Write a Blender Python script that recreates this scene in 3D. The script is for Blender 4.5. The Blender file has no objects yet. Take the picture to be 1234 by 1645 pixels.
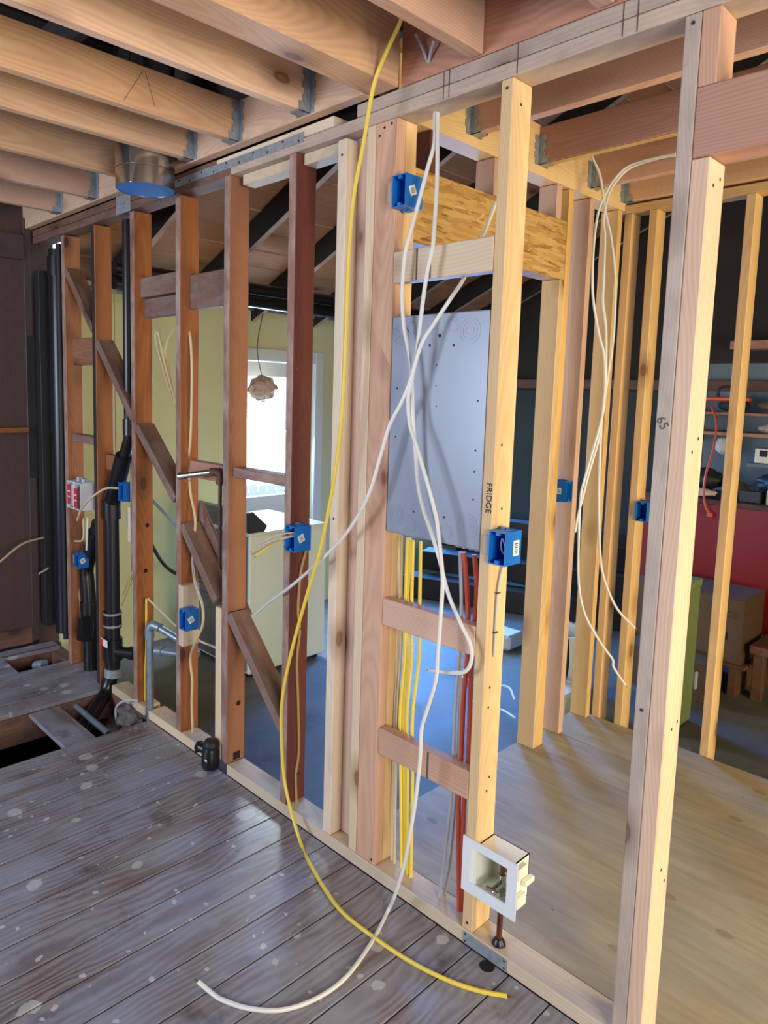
import bpy, bmesh, math, random
from mathutils import Vector, Matrix

scene = bpy.context.scene
col = scene.collection
random.seed(7)
R = math.radians

# ------------------------------------------------------------------ camera
YAW, PITCH, ROLL = -0.7983, 0.1123, 0.0274
fwd = Vector((math.sin(YAW) * math.cos(PITCH), math.cos(YAW) * math.cos(PITCH), -math.sin(PITCH)))
rgt = Vector((math.cos(YAW), -math.sin(YAW), 0.0))
upv = rgt.cross(fwd)
r2 = math.cos(ROLL) * rgt + math.sin(ROLL) * upv
u2 = -math.sin(ROLL) * rgt + math.cos(ROLL) * upv
cam_data = bpy.data.cameras.new('camera')
cam = bpy.data.objects.new('camera', cam_data)
col.objects.link(cam)
cam.matrix_world = Matrix(((r2.x, u2.x, -fwd.x, 0.0), (r2.y, u2.y, -fwd.y, -1.63), (r2.z, u2.z, -fwd.z, 1.633), (0, 0, 0, 1)))
cam_data.sensor_fit = 'HORIZONTAL'
cam_data.sensor_width = 36.0
cam_data.lens = 1145.32 / 1234.0 * 36.0
cam_data.shift_x = 40.98 / 1234.0
cam_data.shift_y = -62.32 / 1234.0
cam_data.clip_start = 0.05
scene.camera = cam

# ------------------------------------------------------------------ world, lights, exposure
world = bpy.data.worlds.new('sky')
scene.world = world
world.use_nodes = True
bg = world.node_tree.nodes['Background']
bg.inputs[0].default_value = (0.62, 0.80, 1.0, 1)
bg.inputs[1].default_value = 1.6


def area(name, loc, target, sx, sy, power, color, spread=180):
    d = bpy.data.lights.new(name, 'AREA')
    d.shape = 'RECTANGLE'
    d.size, d.size_y = sx, sy
    d.energy = power
    d.color = color
    d.spread = R(spread)
    o = bpy.data.objects.new(name, d)
    col.objects.link(o)
    o.location = loc
    o.rotation_euler = (Vector(target) - Vector(loc)).to_track_quat('-Z', 'Y').to_euler()
    return o


# daylight through the windows of the room behind the camera
area('window_light_rear', (-3.2, -4.40, 1.6), (-2.2, 0.0, 1.2), 2.0, 1.4, 104, (0.72, 0.82, 1.0))
area('window_light_side', (2.58, -1.75, 1.6), (-3.5, 0.2, 1.3), 1.6, 1.4, 104, (1.0, 0.93, 0.86))
# warm daylight from the window on the right of the small new room
area('window_light_small_room', (1.90, 0.77, 1.05), (-1.2, 0.60, 1.2), 1.2, 1.45, 74, (1.0, 0.79, 0.37))
# unseen blue light added for the slab; daylight through the glazed side door
area('added_light_garage', (-4.52, 3.70, 1.1), (-2.3, 1.7, -0.3), 0.86, 1.5, 90, (0.07, 0.32, 1.0), 120)
area('side_door_light', (-4.62, 1.82, 1.27), (-2.0, 0.9, 0.2), 0.56, 0.9, 60, (0.70, 0.86, 1.0))

scene.view_settings.view_transform = 'Standard'
scene.view_settings.look = 'None'
scene.view_settings.gamma = 1.0
scene.view_settings.use_curve_mapping = False
scene.view_settings.exposure = 0.35

# ------------------------------------------------------------------ materials


def srgb(r, g, b):
    def f(c):
        c /= 255.0
        return c / 12.92 if c <= 0.04045 else ((c + 0.055) / 1.055) ** 2.4
    return (f(r), f(g), f(b), 1.0)


class NT:
    def __init__(self, name):
        self.m = bpy.data.materials.new(name)
        self.m.use_nodes = True
        self.t = self.m.node_tree
        self.b = self.t.nodes['Principled BSDF']

    def n(self, typ, **kw):
        nd = self.t.nodes.new(typ)
        for k, v in kw.items():
            if k in nd.inputs:
                nd.inputs[k].default_value = v
            else:
                setattr(nd, k, v)
        return nd

    def l(self, a, b):
        self.t.links.new(a, b)

    def math(self, op, a, b=None, c=None):
        nd = self.t.nodes.new('ShaderNodeMath')
        nd.operation = op
        for i, v in enumerate((a, b, c)):
            if v is None:
                continue
            if hasattr(v, 'is_linked'):
                self.l(v, nd.inputs[i])
            else:
                nd.inputs[i].default_value = v
        return nd.outputs[0]

    def vmath(self, op, a, b):
        nd = self.t.nodes.new('ShaderNodeVectorMath')
        nd.operation = op
        for i, v in enumerate((a, b)):
            if hasattr(v, 'is_linked'):
                self.l(v, nd.inputs[i])
            else:
                nd.inputs[i].default_value = v
        return nd.outputs[0]

    def mix(self, fac, a, b, blend='MIX'):
        nd = self.t.nodes.new('ShaderNodeMix')
        nd.data_type = 'RGBA'
        nd.blend_type = blend
        for s, v in ((nd.inputs[0], fac), (nd.inputs[6], a), (nd.inputs[7], b)):
            if hasattr(v, 'is_linked'):
                self.l(v, s)
            else:
                s.default_value = v
        return nd.outputs[2]

    def ramp(self, fac, stops):
        nd = self.t.nodes.new('ShaderNodeValToRGB')
        el = nd.color_ramp.elements
        while len(el) < len(stops):
            el.new(0.5)
        for e, (p, c) in zip(el, stops):
            e.position = p
            e.color = c if hasattr(c, '__len__') else (c, c, c, 1)
        self.l(fac, nd.inputs[0])
        return nd.outputs[0]

    def noise(self, vec, scale, detail=3, rough=0.55, dist=0.0):
        nd = self.n('ShaderNodeTexNoise', Scale=scale, Detail=detail, Roughness=rough, Distortion=dist)
        self.l(vec, nd.inputs['Vector'])
        return nd.outputs['Fac'], nd.outputs['Color']

    def voro(self, vec, scale, rnd=1.0, feature='F1'):
        nd = self.n('ShaderNodeTexVoronoi', Scale=scale, Randomness=rnd, feature=feature)
        self.l(vec, nd.inputs['Vector'])
        return nd

    def bump(self, h, strength=0.2, dist=0.002):
        nd = self.n('ShaderNodeBump', Strength=strength, Distance=dist)
        self.l(h, nd.inputs['Height'])
        self.l(nd.outputs[0], self.b.inputs['Normal'])

    def coords(self, rnd=True):
        tc = self.n('ShaderNodeTexCoord').outputs['Object']
        if rnd:
            oi = self.n('ShaderNodeObjectInfo').outputs['Random']
            k = self.math('MULTIPLY', oi, 37.0)
            cx = self.n('ShaderNodeCombineXYZ')
            self.l(k, cx.inputs[0])
            self.l(self.math('MULTIPLY', k, 1.7), cx.inputs[1])
            self.l(self.math('MULTIPLY', k, 0.6), cx.inputs[2])
            self.rand = oi
            return self.vmath('ADD', tc, cx.outputs[0])
        return tc


def wood(name, light, dark, knot, rough=0.62, vary=0.25, contrast=1.0, dirt=None, rings=0.30):
    """lumber: the grain runs along the piece's own local X"""
    t = NT(name)
    p = t.coords()
    tc = t.n('ShaderNodeTexCoord').outputs['Object']
    # the heart of the tree runs close to the piece, bending slowly along it, so the faces show arches
    def frac(k):
        return t.math('SUBTRACT', t.math('FRACT', t.math('MULTIPLY', t.rand, k)), 0.5)
    off = t.n('ShaderNodeCombineXYZ')
    t.l(t.math('MULTIPLY', t.rand, 23.0), off.inputs[0])
    t.l(t.math('MULTIPLY', frac(13.7), 0.22), off.inputs[1])
    t.l(t.math('MULTIPLY', frac(29.3), 0.22), off.inputs[2])
    po = t.vmath('ADD', tc, off.outputs[0])
    _, bend = t.noise(t.vmath('MULTIPLY', po, (0.8, 0.6, 0.6)), 1.0, 1)
    _, wobc = t.noise(t.vmath('MULTIPLY', p, (2.2, 8, 8)), 1.0, 2)
    pw = t.vmath('ADD', po, t.vmath('MULTIPLY', t.vmath('SUBTRACT', bend, (0.5, 0.5, 0.5)), (0.0, 0.20, 0.20)))
    pw = t.vmath('ADD', pw, t.vmath('MULTIPLY', wobc, (0.0, 0.012, 0.012)))
    # knots push the grain aside
    vk = t.voro(t.vmath('MULTIPLY', p, (2.8, 5.5, 5.5)), 1.0)
    sc = t.n('ShaderNodeSeparateColor')
    t.l(vk.outputs['Color'], sc.inputs[0])
    keep = t.math('GREATER_THAN', sc.outputs[0], 0.35)
    near = t.math('MULTIPLY', t.ramp(vk.outputs['Distance'], [(0.0, 1.0), (0.55, 0.0)]), keep)
    wv = t.n('ShaderNodeTexWave', wave_type='RINGS', rings_direction='X', wave_profile='SIN', Scale=42.0, Distortion=1.0, Detail=2.0)
    wv.inputs['Detail Scale'].default_value = 1.5
    t.l(t.math('MULTIPLY', near, 5.0), wv.inputs['Phase Offset'])
    t.l(t.vmath('MULTIPLY', pw, (0.05, 1, 1)), wv.inputs['Vector'])
    fine, _ = t.noise(t.vmath('MULTIPLY', p, (3.0, 130, 130)), 1.0, 3, 0.6)
    broad, _ = t.noise(t.vmath('MULTIPLY', p, (1.2, 10, 10)), 1.0, 3, 0.55, 0.4)
    blotch, _ = t.noise(t.vmath('MULTIPLY', p, (2.2, 5, 5)), 1.0, 4, 0.6)
    f = t.math('ADD', t.math('MULTIPLY', wv.outputs['Fac'], rings * contrast), t.math('MULTIPLY', fine, 0.36 * contrast))
    f = t.math('ADD', f, t.math('MULTIPLY', broad, 0.62 * contrast))
    f = t.math('ADD', f, t.math('MULTIPLY', blotch, 0.5 * contrast))
    f = t.math('SUBTRACT', f, 0.60 * contrast)
    c = t.mix(t.ramp(f, [(0.0, 0.0), (1.0, 1.0)]), light, dark)
    kd = t.ramp(vk.outputs['Distance'], [(0.0, 0.75), (0.075, 0.95), (0.11, 0.5), (0.30, 0.0)])
    c = t.mix(t.math('MULTIPLY', kd, keep), c, knot)
    # each piece its own tone
    hs = t.n('ShaderNodeHueSaturation')
    t.l(c, hs.inputs['Color'])
    t.l(t.math('ADD', t.math('MULTIPLY', t.rand, vary), 1.0 - vary * 0.5), hs.inputs['Value'])
    t.l(t.math('ADD', t.math('MULTIPLY', t.math('FRACT', t.math('MULTIPLY', t.rand, 7.3)), 0.24), 0.88), hs.inputs['Saturation'])
    c = hs.outputs[0]
    if dirt:
        d, _ = t.noise(t.vmath('MULTIPLY', p, (4, 9, 9)), 1.6, 5, 0.65)
        c = t.mix(t.ramp(d, [(0.42, 0.0), (0.66, dirt[1])]), c, dirt[0])
    t.l(c, t.b.inputs['Base Color'])
    t.b.inputs['Roughness'].default_value = rough
    t.bump(t.math('ADD', fine, t.math('MULTIPLY', wv.outputs['Fac'], 0.5)), 0.18, 0.0012)
    return t.m


def plain(name, color, rough=0.5, metal=0.0, noise_amt=0.0, nscale=12.0, dark=None, coat=0.0, bump=0.0, trans=0.0, spec=None):
    t = NT(name)
    t.b.inputs['Roughness'].default_value = rough
    t.b.inputs['Metallic'].default_value = metal
    if coat:
        t.b.inputs['Coat Weight'].default_value = coat
    if trans:
        t.b.inputs['Transmission Weight'].default_value = trans
    if spec is not None:
        t.b.inputs['Specular IOR Level'].default_value = spec
    if noise_amt:
        p = t.coords()
        f, _ = t.noise(p, nscale, 5, 0.6)
        d = dark or tuple(x * 0.45 for x in color[:3]) + (1.0,)
        t.l(t.mix(t.ramp(f, [(0.35, 0.0), (0.72, noise_amt)]), color, d), t.b.inputs['Base Color'])
        if bump:
            t.bump(f, bump, 0.004)
    else:
        t.b.inputs['Base Color'].default_value = color
    return t.m


M = {}
M['fir'] = wood('new_fir', srgb(232, 194, 160), srgb(196, 146, 114), srgb(116, 70, 46))
M['fir_pink'] = wood('new_fir_pink', srgb(214, 176, 152), srgb(178, 132, 108), srgb(112, 68, 52), contrast=0.9)
M['fir_pale'] = wood('pale_fir', srgb(222, 202, 174), srgb(194, 164, 130), srgb(130, 88, 56), contrast=0.8)
M['fir_yellow'] = wood('lit_yellow_fir', srgb(228, 192, 134), srgb(196, 148, 92), srgb(130, 78, 40), contrast=0.9)
M['fir_rough'] = wood('brown_rough_fir', srgb(184, 140, 120), srgb(150, 106, 90), srgb(92, 56, 48), contrast=1.0, rings=0.34)
M['fir_grey'] = wood('weathered_grey_fir', srgb(196, 176, 160), srgb(164, 142, 126), srgb(104, 72, 60), contrast=0.9, dirt=(srgb(150, 134, 128), 0.5))
M['old'] = wood('old_fir', srgb(172, 110, 70), srgb(116, 70, 44), srgb(62, 32, 20), rough=0.55, vary=0.3, contrast=1.1)
M['old_red'] = wood('old_red_fir', srgb(116, 62, 50), srgb(72, 36, 34), srgb(44, 22, 22), rough=0.5, vary=0.1)
M['old_face'] = wood('old_stained_edge', srgb(150, 112, 98), srgb(112, 76, 66), srgb(70, 44, 40), rough=0.6, vary=0.2, dirt=(srgb(196, 180, 168), 0.55))
M['old_brace'] = wood('old_brace_wood', srgb(134, 98, 82), srgb(98, 66, 56), srgb(56, 36, 32), rough=0.6, vary=0.2, dirt=(srgb(160, 146, 136), 0.4))
M['dark_edge'] = plain('tarred_edge', srgb(44, 40, 42), 0.6, noise_amt=0.6, nscale=20)
M['weathered'] = wood('weathered_brown', srgb(128, 92, 76), srgb(92, 62, 52), srgb(52, 34, 30), rough=0.7, dirt=(srgb(70, 54, 50), 0.6))
M['dark_board'] = wood('dark_brown_board', srgb(82, 62, 58), srgb(58, 42, 40), srgb(36, 26, 26), rough=0.6, vary=0.2, contrast=0.8)
M['roof_board'] = wood('roof_sheathing', srgb(176, 130, 100), srgb(130, 90, 66), srgb(80, 48, 36), rough=0.7)
M['black_rafter'] = plain('dark_rafter', srgb(40, 34, 32), 0.8, noise_amt=0.5, nscale=8)
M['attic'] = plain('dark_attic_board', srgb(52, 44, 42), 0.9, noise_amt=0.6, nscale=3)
M['galv'] = plain('galvanised_steel', srgb(164, 172, 180), 0.36, 0.35, noise_amt=0.55, nscale=55, dark=srgb(104, 112, 120))
M['galv_pipe'] = plain('galvanised_pipe', srgb(150, 166, 178), 0.42, 0.55, noise_amt=0.5, nscale=30, dark=srgb(106, 118, 128))
M['steel'] = plain('bright_duct_steel', srgb(196, 194, 190), 0.2, 1.0, noise_amt=0.35, nscale=4, dark=srgb(120, 112, 104))
M['chrome'] = plain('chrome', srgb(205, 200, 190), 0.15, 1.0)
M['brass'] = plain('dull_brass', srgb(150, 118, 74), 0.3, 1.0)
M['copper'] = plain('copper', srgb(150, 92, 66), 0.4, 0.85, noise_amt=0.7, nscale=25, dark=srgb(80, 50, 40))
M['rust'] = plain('rusty_iron', srgb(104, 70, 58), 0.65, 0.4, noise_amt=0.7, nscale=30)
M['tape_blue'] = plain('blue_masking_film', srgb(28, 128, 208), 0.45)
M['blue'] = plain('blue_plastic', srgb(16, 110, 196), 0.38, coat=0.1)
M['blue_dark'] = plain('deep_blue_plastic', srgb(22, 74, 160), 0.42)
M['white_pl'] = plain('white_plastic', srgb(226, 230, 234), 0.4)
M['cream_pl'] = plain('cream_plastic', srgb(236, 236, 218), 0.45)
M['clear_tab'] = plain('clear_plastic', srgb(214, 208, 206), 0.25, trans=0.6)
M['abs'] = plain('black_abs', srgb(22, 22, 26), 0.32)
M['abs_dull'] = plain('dull_black', srgb(30, 29, 33), 0.6, noise_amt=0.4, nscale=18)
M['label_red'] = plain('red_print', srgb(206, 52, 66), 0.5)
M['label_white'] = plain('white_sticker', srgb(232, 232, 226), 0.55)
M['ink'] = plain('ink', srgb(30, 28, 30), 0.7)
M['pencil'] = plain('pencil_mark', srgb(92, 74, 68), 0.7)
M['c_yellow'] = plain('yellow_cable_sheath', srgb(232, 204, 78), 0.42)
M['c_white'] = plain('white_cable_sheath', srgb(222, 220, 214), 0.45)
M['c_gray'] = plain('grey_cable_sheath', srgb(178, 180, 188), 0.45)
M['c_cream'] = plain('aged_cream_cable', srgb(206, 186, 148), 0.5)
M['c_tan'] = plain('tan_cable', srgb(176, 142, 84), 0.5)
M['c_red'] = plain('red_orange_cable', srgb(210, 86, 66), 0.42)
M['c_orange'] = plain('orange_cord', srgb(224, 92, 40), 0.45)
M['c_black'] = plain('black_cord', srgb(26, 26, 30), 0.45)
M['knot_dark'] = plain('hole_dark', srgb(30, 18, 16), 0.9)
M['nail'] = plain('nail_steel', srgb(74, 62, 58), 0.5, 0.6)
M['white_paint'] = plain('white_trim_paint', srgb(214, 222, 226), 0.45)
M['appl_white'] = plain('appliance_enamel', srgb(220, 232, 226), 0.3, coat=0.3)
M['appl_gray'] = plain('appliance_back_steel', srgb(112, 112, 112), 0.45, 0.3, noise_amt=0.3, nscale=6)
M['paper'] = plain('kraft_paper', srgb(206, 180, 160), 0.7, noise_amt=0.3, nscale=18)
M['card'] = plain('cardboard', srgb(98, 76, 58), 0.8, noise_amt=0.3, nscale=5)
M['card_dark'] = plain('cardboard_print', srgb(70, 48, 38), 0.8)
M['red_paint'] = plain('red_panel_paint', srgb(128, 20, 28), 0.4)
M['green_metal'] = plain('green_cabinet_paint', srgb(150, 176, 118), 0.4)
M['bluegrey'] = plain('blue_grey_wall_paint', srgb(112, 126, 136), 0.7, noise_amt=0.25, nscale=2)
M['garage_wall'] = plain('garage_wall_board', srgb(52, 58, 56), 0.8, noise_amt=0.3, nscale=2)
M['junk_dark'] = plain('dark_junk', srgb(44, 46, 52), 0.5, noise_amt=0.4, nscale=14)
M['junk_brown'] = plain('brown_canvas', srgb(110, 90, 66), 0.8, noise_amt=0.4, nscale=10)
M['junk_olive'] = plain('olive_canvas', srgb(96, 98, 66), 0.8, noise_amt=0.4, nscale=10)
M['cloth_white'] = plain('white_cloth', srgb(206, 200, 190), 0.8)
M['orange_pl'] = plain('orange_plastic', srgb(214, 84, 30), 0.4)
M['fence_white'] = plain('white_fence_paint', srgb(244, 246, 248), 0.6)
M['soil'] = plain('pale_ground', srgb(190, 190, 180), 0.9, noise_amt=0.3, nscale=3)
M['dirt_dark'] = plain('crawlspace_dirt', srgb(44, 36, 34), 0.95, noise_amt=0.6, nscale=6)
M['rag'] = plain('plastic_debris', srgb(120, 112, 110), 0.5, noise_amt=0.8, nscale=16, dark=srgb(36, 34, 38))


def mat_panel():
    t = NT('grey_panel_enamel')
    p = t.coords(False)
    f, _ = t.noise(t.vmath('MULTIPLY', p, (2, 2, 0.6)), 3.0, 3)
    t.l(t.mix(f, srgb(152, 159, 174), srgb(138, 147, 164)), t.b.inputs['Base Color'])
    t.b.inputs['Roughness'].default_value = 0.30
    t.b.inputs['Metallic'].default_value = 0.1
    return t.m


M['panel'] = mat_panel()


def mat_yellow_wall():
    t = NT('pale_yellow_wall_paint')
    p = t.coords(False)
    f, _ = t.noise(p, 1.4, 5)
    t.l(t.mix(f, srgb(222, 222, 178), srgb(206, 210, 166)), t.b.inputs['Base Color'])
    t.b.inputs['Roughness'].default_value = 0.6
    return t.m


M['yellow_wall'] = mat_yellow_wall()


def mat_concrete():
    t = NT('garage_slab')
    p = t.coords(False)
    f, _ = t.noise(p, 1.7, 6, 0.65)
    g, _ = t.noise(p, 22.0, 4, 0.7)
    c = t.ramp(f, [(0.3, srgb(92, 94, 90)), (0.55, srgb(120, 121, 116)), (0.75, srgb(78, 77, 73))])
    c = t.mix(t.math('MULTIPLY', g, 0.5), c, srgb(76, 77, 74))
    t.l(c, t.b.inputs['Base Color'])
    t.l(t.ramp(f, [(0.3, 0.55), (0.7, 0.75)]), t.b.inputs['Roughness'])
    t.bump(g, 0.15, 0.004)
    return t.m


M['concrete'] = mat_concrete()


def mat_floor():
    """old fir boards under worn finish, with plaster dust and paint drips; grain along local X"""
    t = NT('old_painted_floorboard')
    p = t.coords()
    tc = t.n('ShaderNodeNewGeometry').outputs['Position']
    _, wobc = t.noise(t.vmath('MULTIPLY', p, (1.6, 6, 6)), 1.0, 2)
    pw = t.vmath('ADD', p, t.vmath('MULTIPLY', wobc, (0.0, 0.07, 0.03)))
    wv = t.n('ShaderNodeTexWave', wave_type='RINGS', rings_direction='X', wave_profile='SIN', Scale=34.0, Distortion=2.0, Detail=2.0)
    t.l(t.vmath('MULTIPLY', pw, (0.5, 1, 1)), wv.inputs['Vector'])
    fine, _ = t.noise(t.vmath('MULTIPLY', p, (4, 110, 110)), 1.0, 4, 0.65)
    broad, _ = t.noise(tc, 2.6, 5, 0.6)
    f = t.math('ADD', t.math('MULTIPLY', wv.outputs['Fac'], 0.4), t.math('MULTIPLY', fine, 0.6))
    c = t.mix(t.ramp(f, [(0.30, 0.0), (0.70, 1.0)]), srgb(150, 130, 124), srgb(84, 64, 60))
    # dusty film
    c = t.mix(t.ramp(broad, [(0.30, 0.10), (0.60, 0.80)]), c, srgb(152, 156, 170))
    # worn bare streaks
    st, _ = t.noise(t.vmath('MULTIPLY', p, (1.4, 9, 9)), 1.5, 4, 0.6)
    c = t.mix(t.ramp(st, [(0.55, 0.0), (0.74, 0.75)]), c, srgb(104, 78, 66))
    # paint drips of two sizes
    dn, dnc = t.noise(tc, 26.0, 3, 0.6)
    q = t.vmath('ADD', tc, t.vmath('MULTIPLY', dnc, (0.035, 0.035, 0.0)))
    v1 = t.voro(q, 8.5)
    s1 = t.n('ShaderNodeSeparateColor')
    t.l(v1.outputs['Color'], s1.inputs[0])
    r1 = t.math('MULTIPLY', t.math('POWER', s1.outputs[0], 1.8), 0.30)
    m1 = t.math('GREATER_THAN', r1, v1.outputs['Distance'])
    v2 = t.voro(q, 30.0)
    s2 = t.n('ShaderNodeSeparateColor')
    t.l(v2.outputs['Color'], s2.inputs[0])
    r2_ = t.math('MULTIPLY', t.math('POWER', s2.outputs[1], 7.0), 0.34)
    m2 = t.math('GREATER_THAN', r2_, v2.outputs['Distance'])
    sm, _ = t.noise(t.vmath('MULTIPLY', q, (3.2, 1.6, 1.0)), 3.6, 6, 0.72)
    m3 = t.ramp(sm, [(0.66, 0.0), (0.72, 0.6)])
    mm = t.math('MAXIMUM', t.math('MAXIMUM', t.math('MULTIPLY', m1, 0.62), t.math('MULTIPLY', m2, 0.8)), m3)
    c = t.mix(mm, c, srgb(200, 200, 198))
    # dark scuffs
    sc, _ = t.noise(t.vmath('ADD', tc, (4.0, 1.0, 0.0)), 5.0, 4, 0.6)
    c = t.mix(t.ramp(sc, [(0.62, 0.0), (0.74, 0.6)]), c, srgb(52, 38, 36))
    t.l(c, t.b.inputs['Base Color'])
    t.l(t.ramp(t.math('ADD', broad, t.math('MULTIPLY', st, 0.4)), [(0.45, 0.20), (0.85, 0.42)]), t.b.inputs['Roughness'])
    t.bump(t.math('ADD', f, t.math('MULTIPLY', mm, 1.2)), 0.22, 0.0015)
    return t.m


M['floorboard'] = mat_floor()


def mat_ply():
    t = NT('plywood_subfloor')
    p = t.coords(False)
    g, _ = t.noise(t.vmath('MULTIPLY', p, (1.2, 9, 1)), 3.0, 5, 0.6, 0.6)
    fine, _ = t.noise(t.vmath('MULTIPLY', p, (5, 70, 5)), 1.0, 3)
    d, _ = t.noise(p, 2.2, 5, 0.6)
    c = t.ramp(g, [(0.3, srgb(182, 170, 144)), (0.6, srgb(162, 150, 124)), (0.8, srgb(136, 122, 100))])
    c = t.mix(t.math('MULTIPLY', fine, 0.35), c, srgb(120, 102, 76))
    c = t.mix(t.ramp(d, [(0.45, 0.0), (0.7, 0.55)]), c, srgb(136, 134, 130))
    # oval veneer plugs and knots
    q = t.vmath('MULTIPLY', t.vmath('ADD', p, (0.37, 0.11, 0.0)), (1.0, 1.75, 0.0))
    v = t.voro(q, 5.2)
    s = t.n('ShaderNodeSeparateColor')
    t.l(v.outputs['Color'], s.inputs[0])
    rad = t.math('MULTIPLY', t.math('SUBTRACT', s.outputs[0], 0.30), 0.24)
    edge = t.math('SUBTRACT', rad, v.outputs['Distance'])
    c = t.mix(t.ramp(t.math('MULTIPLY', edge, 40.0), [(0.0, 0.0), (0.5, 0.65)]), c, t.mix(t.math('GREATER_THAN', s.outputs[1], 0.8), srgb(132, 108, 82), srgb(70, 48, 38)))
    v2 = t.voro(t.vmath('ADD', p, (2.0, 3.0, 0.0)), 9.0)
    c = t.mix(t.ramp(v2.outputs['Distance'], [(0.03, 0.7), (0.05, 0.0)]), c, srgb(70, 54, 42))
    t.l(c, t.b.inputs['Base Color'])
    t.b.inputs['Roughness'].default_value = 0.6
    t.bump(t.math('ADD', g, fine), 0.08, 0.002)
    return t.m


M['ply'] = mat_ply()


def mat_osb():
    t = NT('oriented_strand_board')
    p = t.coords(False)
    _, wc = t.noise(p, 9.0, 2)
    q = t.vmath('ADD', p, t.vmath('MULTIPLY', wc, (0.02, 0.012, 0.012)))
    cols = None
    hts = None
    for k, (a, b, off) in enumerate(((11, 66, 0.0), (15, 50, 3.1), (9, 84, 6.7))):
        v = t.voro(t.vmath('MULTIPLY', t.vmath('ADD', q, (off, off * 0.7, off)), (a, b, 1)), 1.0)
        s = t.n('ShaderNodeSeparateColor')
        t.l(v.outputs['Color'], s.inputs[0])
        cc = t.ramp(s.outputs[0], [(0.0, srgb(160, 120, 66)), (0.35, srgb(188, 148, 88)), (0.7, srgb(204, 168, 108)), (1.0, srgb(174, 132, 74))])
        if cols is None:
            cols, hts = cc, s.outputs[1]
        else:
            cols = t.mix(t.math('GREATER_THAN', s.outputs[2], 0.6), cols, cc)
            hts = t.math('MAXIMUM', hts, s.outputs[1])
    dk, _ = t.noise(t.vmath('MULTIPLY', q, (9, 60, 1)), 1.0, 3)
    cols = t.mix(t.ramp(dk, [(0.58, 0.0), (0.68, 0.8)]), cols, srgb(106, 72, 38))
    t.l(cols, t.b.inputs['Base Color'])
    t.b.inputs['Roughness'].default_value = 0.6
    t.bump(hts, 0.4, 0.003)
    return t.m


M['osb'] = mat_osb()

# ------------------------------------------------------------------ mesh helpers


def link(name, me, parent=None, mat=None):
    o = bpy.data.objects.new(name, me)
    col.objects.link(o)
    if mat is not None:
        for m in (mat if isinstance(mat, (list, tuple)) else [mat]):
            me.materials.append(M[m] if isinstance(m, str) else m)
    if parent is not None:
        o.parent = parent
        o.matrix_parent_inverse = chain(parent).inverted()
    return o


def chain(p):
    m = Matrix.Identity(4)
    while p is not None:
        m = p.matrix_parent_inverse @ p.matrix_basis @ m if p.parent else p.matrix_basis @ m
        p = p.parent
    return m


def tag(o, label=None, cat=None, group=None, kind=None):
    for k, v in (('label', label), ('category', cat), ('group', group), ('kind', kind)):
        if v:
            o[k] = v
    return o


def thing(name, loc, label, cat, group=None):
    o = bpy.data.objects.new(name, None)
    o.empty_display_size = 0.05
    o.location = loc
    col.objects.link(o)
    return tag(o, label, cat, group)


def setting(name, loc=(0, 0, 0), label=None):
    o = bpy.data.objects.new(name, None)
    o.empty_display_size = 0.1
    o.location = loc
    col.objects.link(o)
    return tag(o, label, None, None, 'structure')


def bm_mesh(bm, name, smooth=None):
    bmesh.ops.recalc_face_normals(bm, faces=bm.faces[:])
    me = bpy.data.meshes.new(name)
    bm.to_mesh(me)
    bm.free()
    if smooth is not None:
        for p in me.polygons:
            p.use_smooth = True
        try:
            me.set_sharp_from_angle(angle=R(smooth))
        except Exception:
            pass
    return me


def add_box(bm, x0, x1, y0, y1, z0, z1, bev=0.0, mat=0, mtx=None):
    vs = [bm.verts.new((x, y, z)) for x in (x0, x1) for y in (y0, y1) for z in (z0, z1)]
    fs = [bm.faces.new([vs[i] for i in q]) for q in ((0, 1, 3, 2), (4, 6, 7, 5), (0, 4, 5, 1), (2, 3, 7, 6), (0, 2, 6, 4), (1, 5, 7, 3))]
    for f in fs:
        f.material_index = mat
    if mtx is not None:
        for v in vs:
            v.co = mtx @ v.co
    if bev > 0:
        es = list({e for f in fs for e in f.edges})
        bmesh.ops.bevel(bm, geom=es, offset=bev, segments=1, affect='EDGES', profile=0.5)
    return vs


AX = {'x': Matrix(((1, 0, 0), (0, 1, 0), (0, 0, 1))),
      'z': Matrix(((0, 1, 0), (0, 0, 1), (1, 0, 0))),
      'y': Matrix(((0, 0, 1), (1, 0, 0), (0, 1, 0)))}
_cache = {}


def lumber(name, parent, x0, x1, y0, y1, z0, z1, mat, axis, face=None, bev=0.0025, label=None):
    """one piece of wood, its grain and local X along the given axis; face: a second material on the side facing the room (-y)"""
    dims = {'x': x1 - x0, 'y': y1 - y0, 'z': z1 - z0}
    order = {'x': 'xyz', 'z': 'zxy', 'y': 'yzx'}[axis]
    a, b, c = (dims[k] / 2 for k in order)
    key = (round(a, 5), round(b, 5), round(c, 5), mat, face, axis, bev)
    if key not in _cache:
        bm = bmesh.new()
        add_box(bm, -a, a, -b, b, -c, c, bev)
        me = bm_mesh(bm, name)
        me.materials.append(M[mat])
        if face:
            me.materials.append(M[face])
            for p in me.polygons:
                if (AX[axis] @ p.normal).y < -0.8:
                    p.material_index = 1
        _cache[key] = me
    o = link(name, _cache[key])
    o.matrix_basis = Matrix.Translation(((x0 + x1) / 2, (y0 + y1) / 2, (z0 + z1) / 2)) @ AX[axis].to_4x4()
    if parent is not None:
        o.parent = parent
        o.matrix_parent_inverse = chain(parent).inverted()
    if label:
        o['label'] = label
    return o


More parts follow.
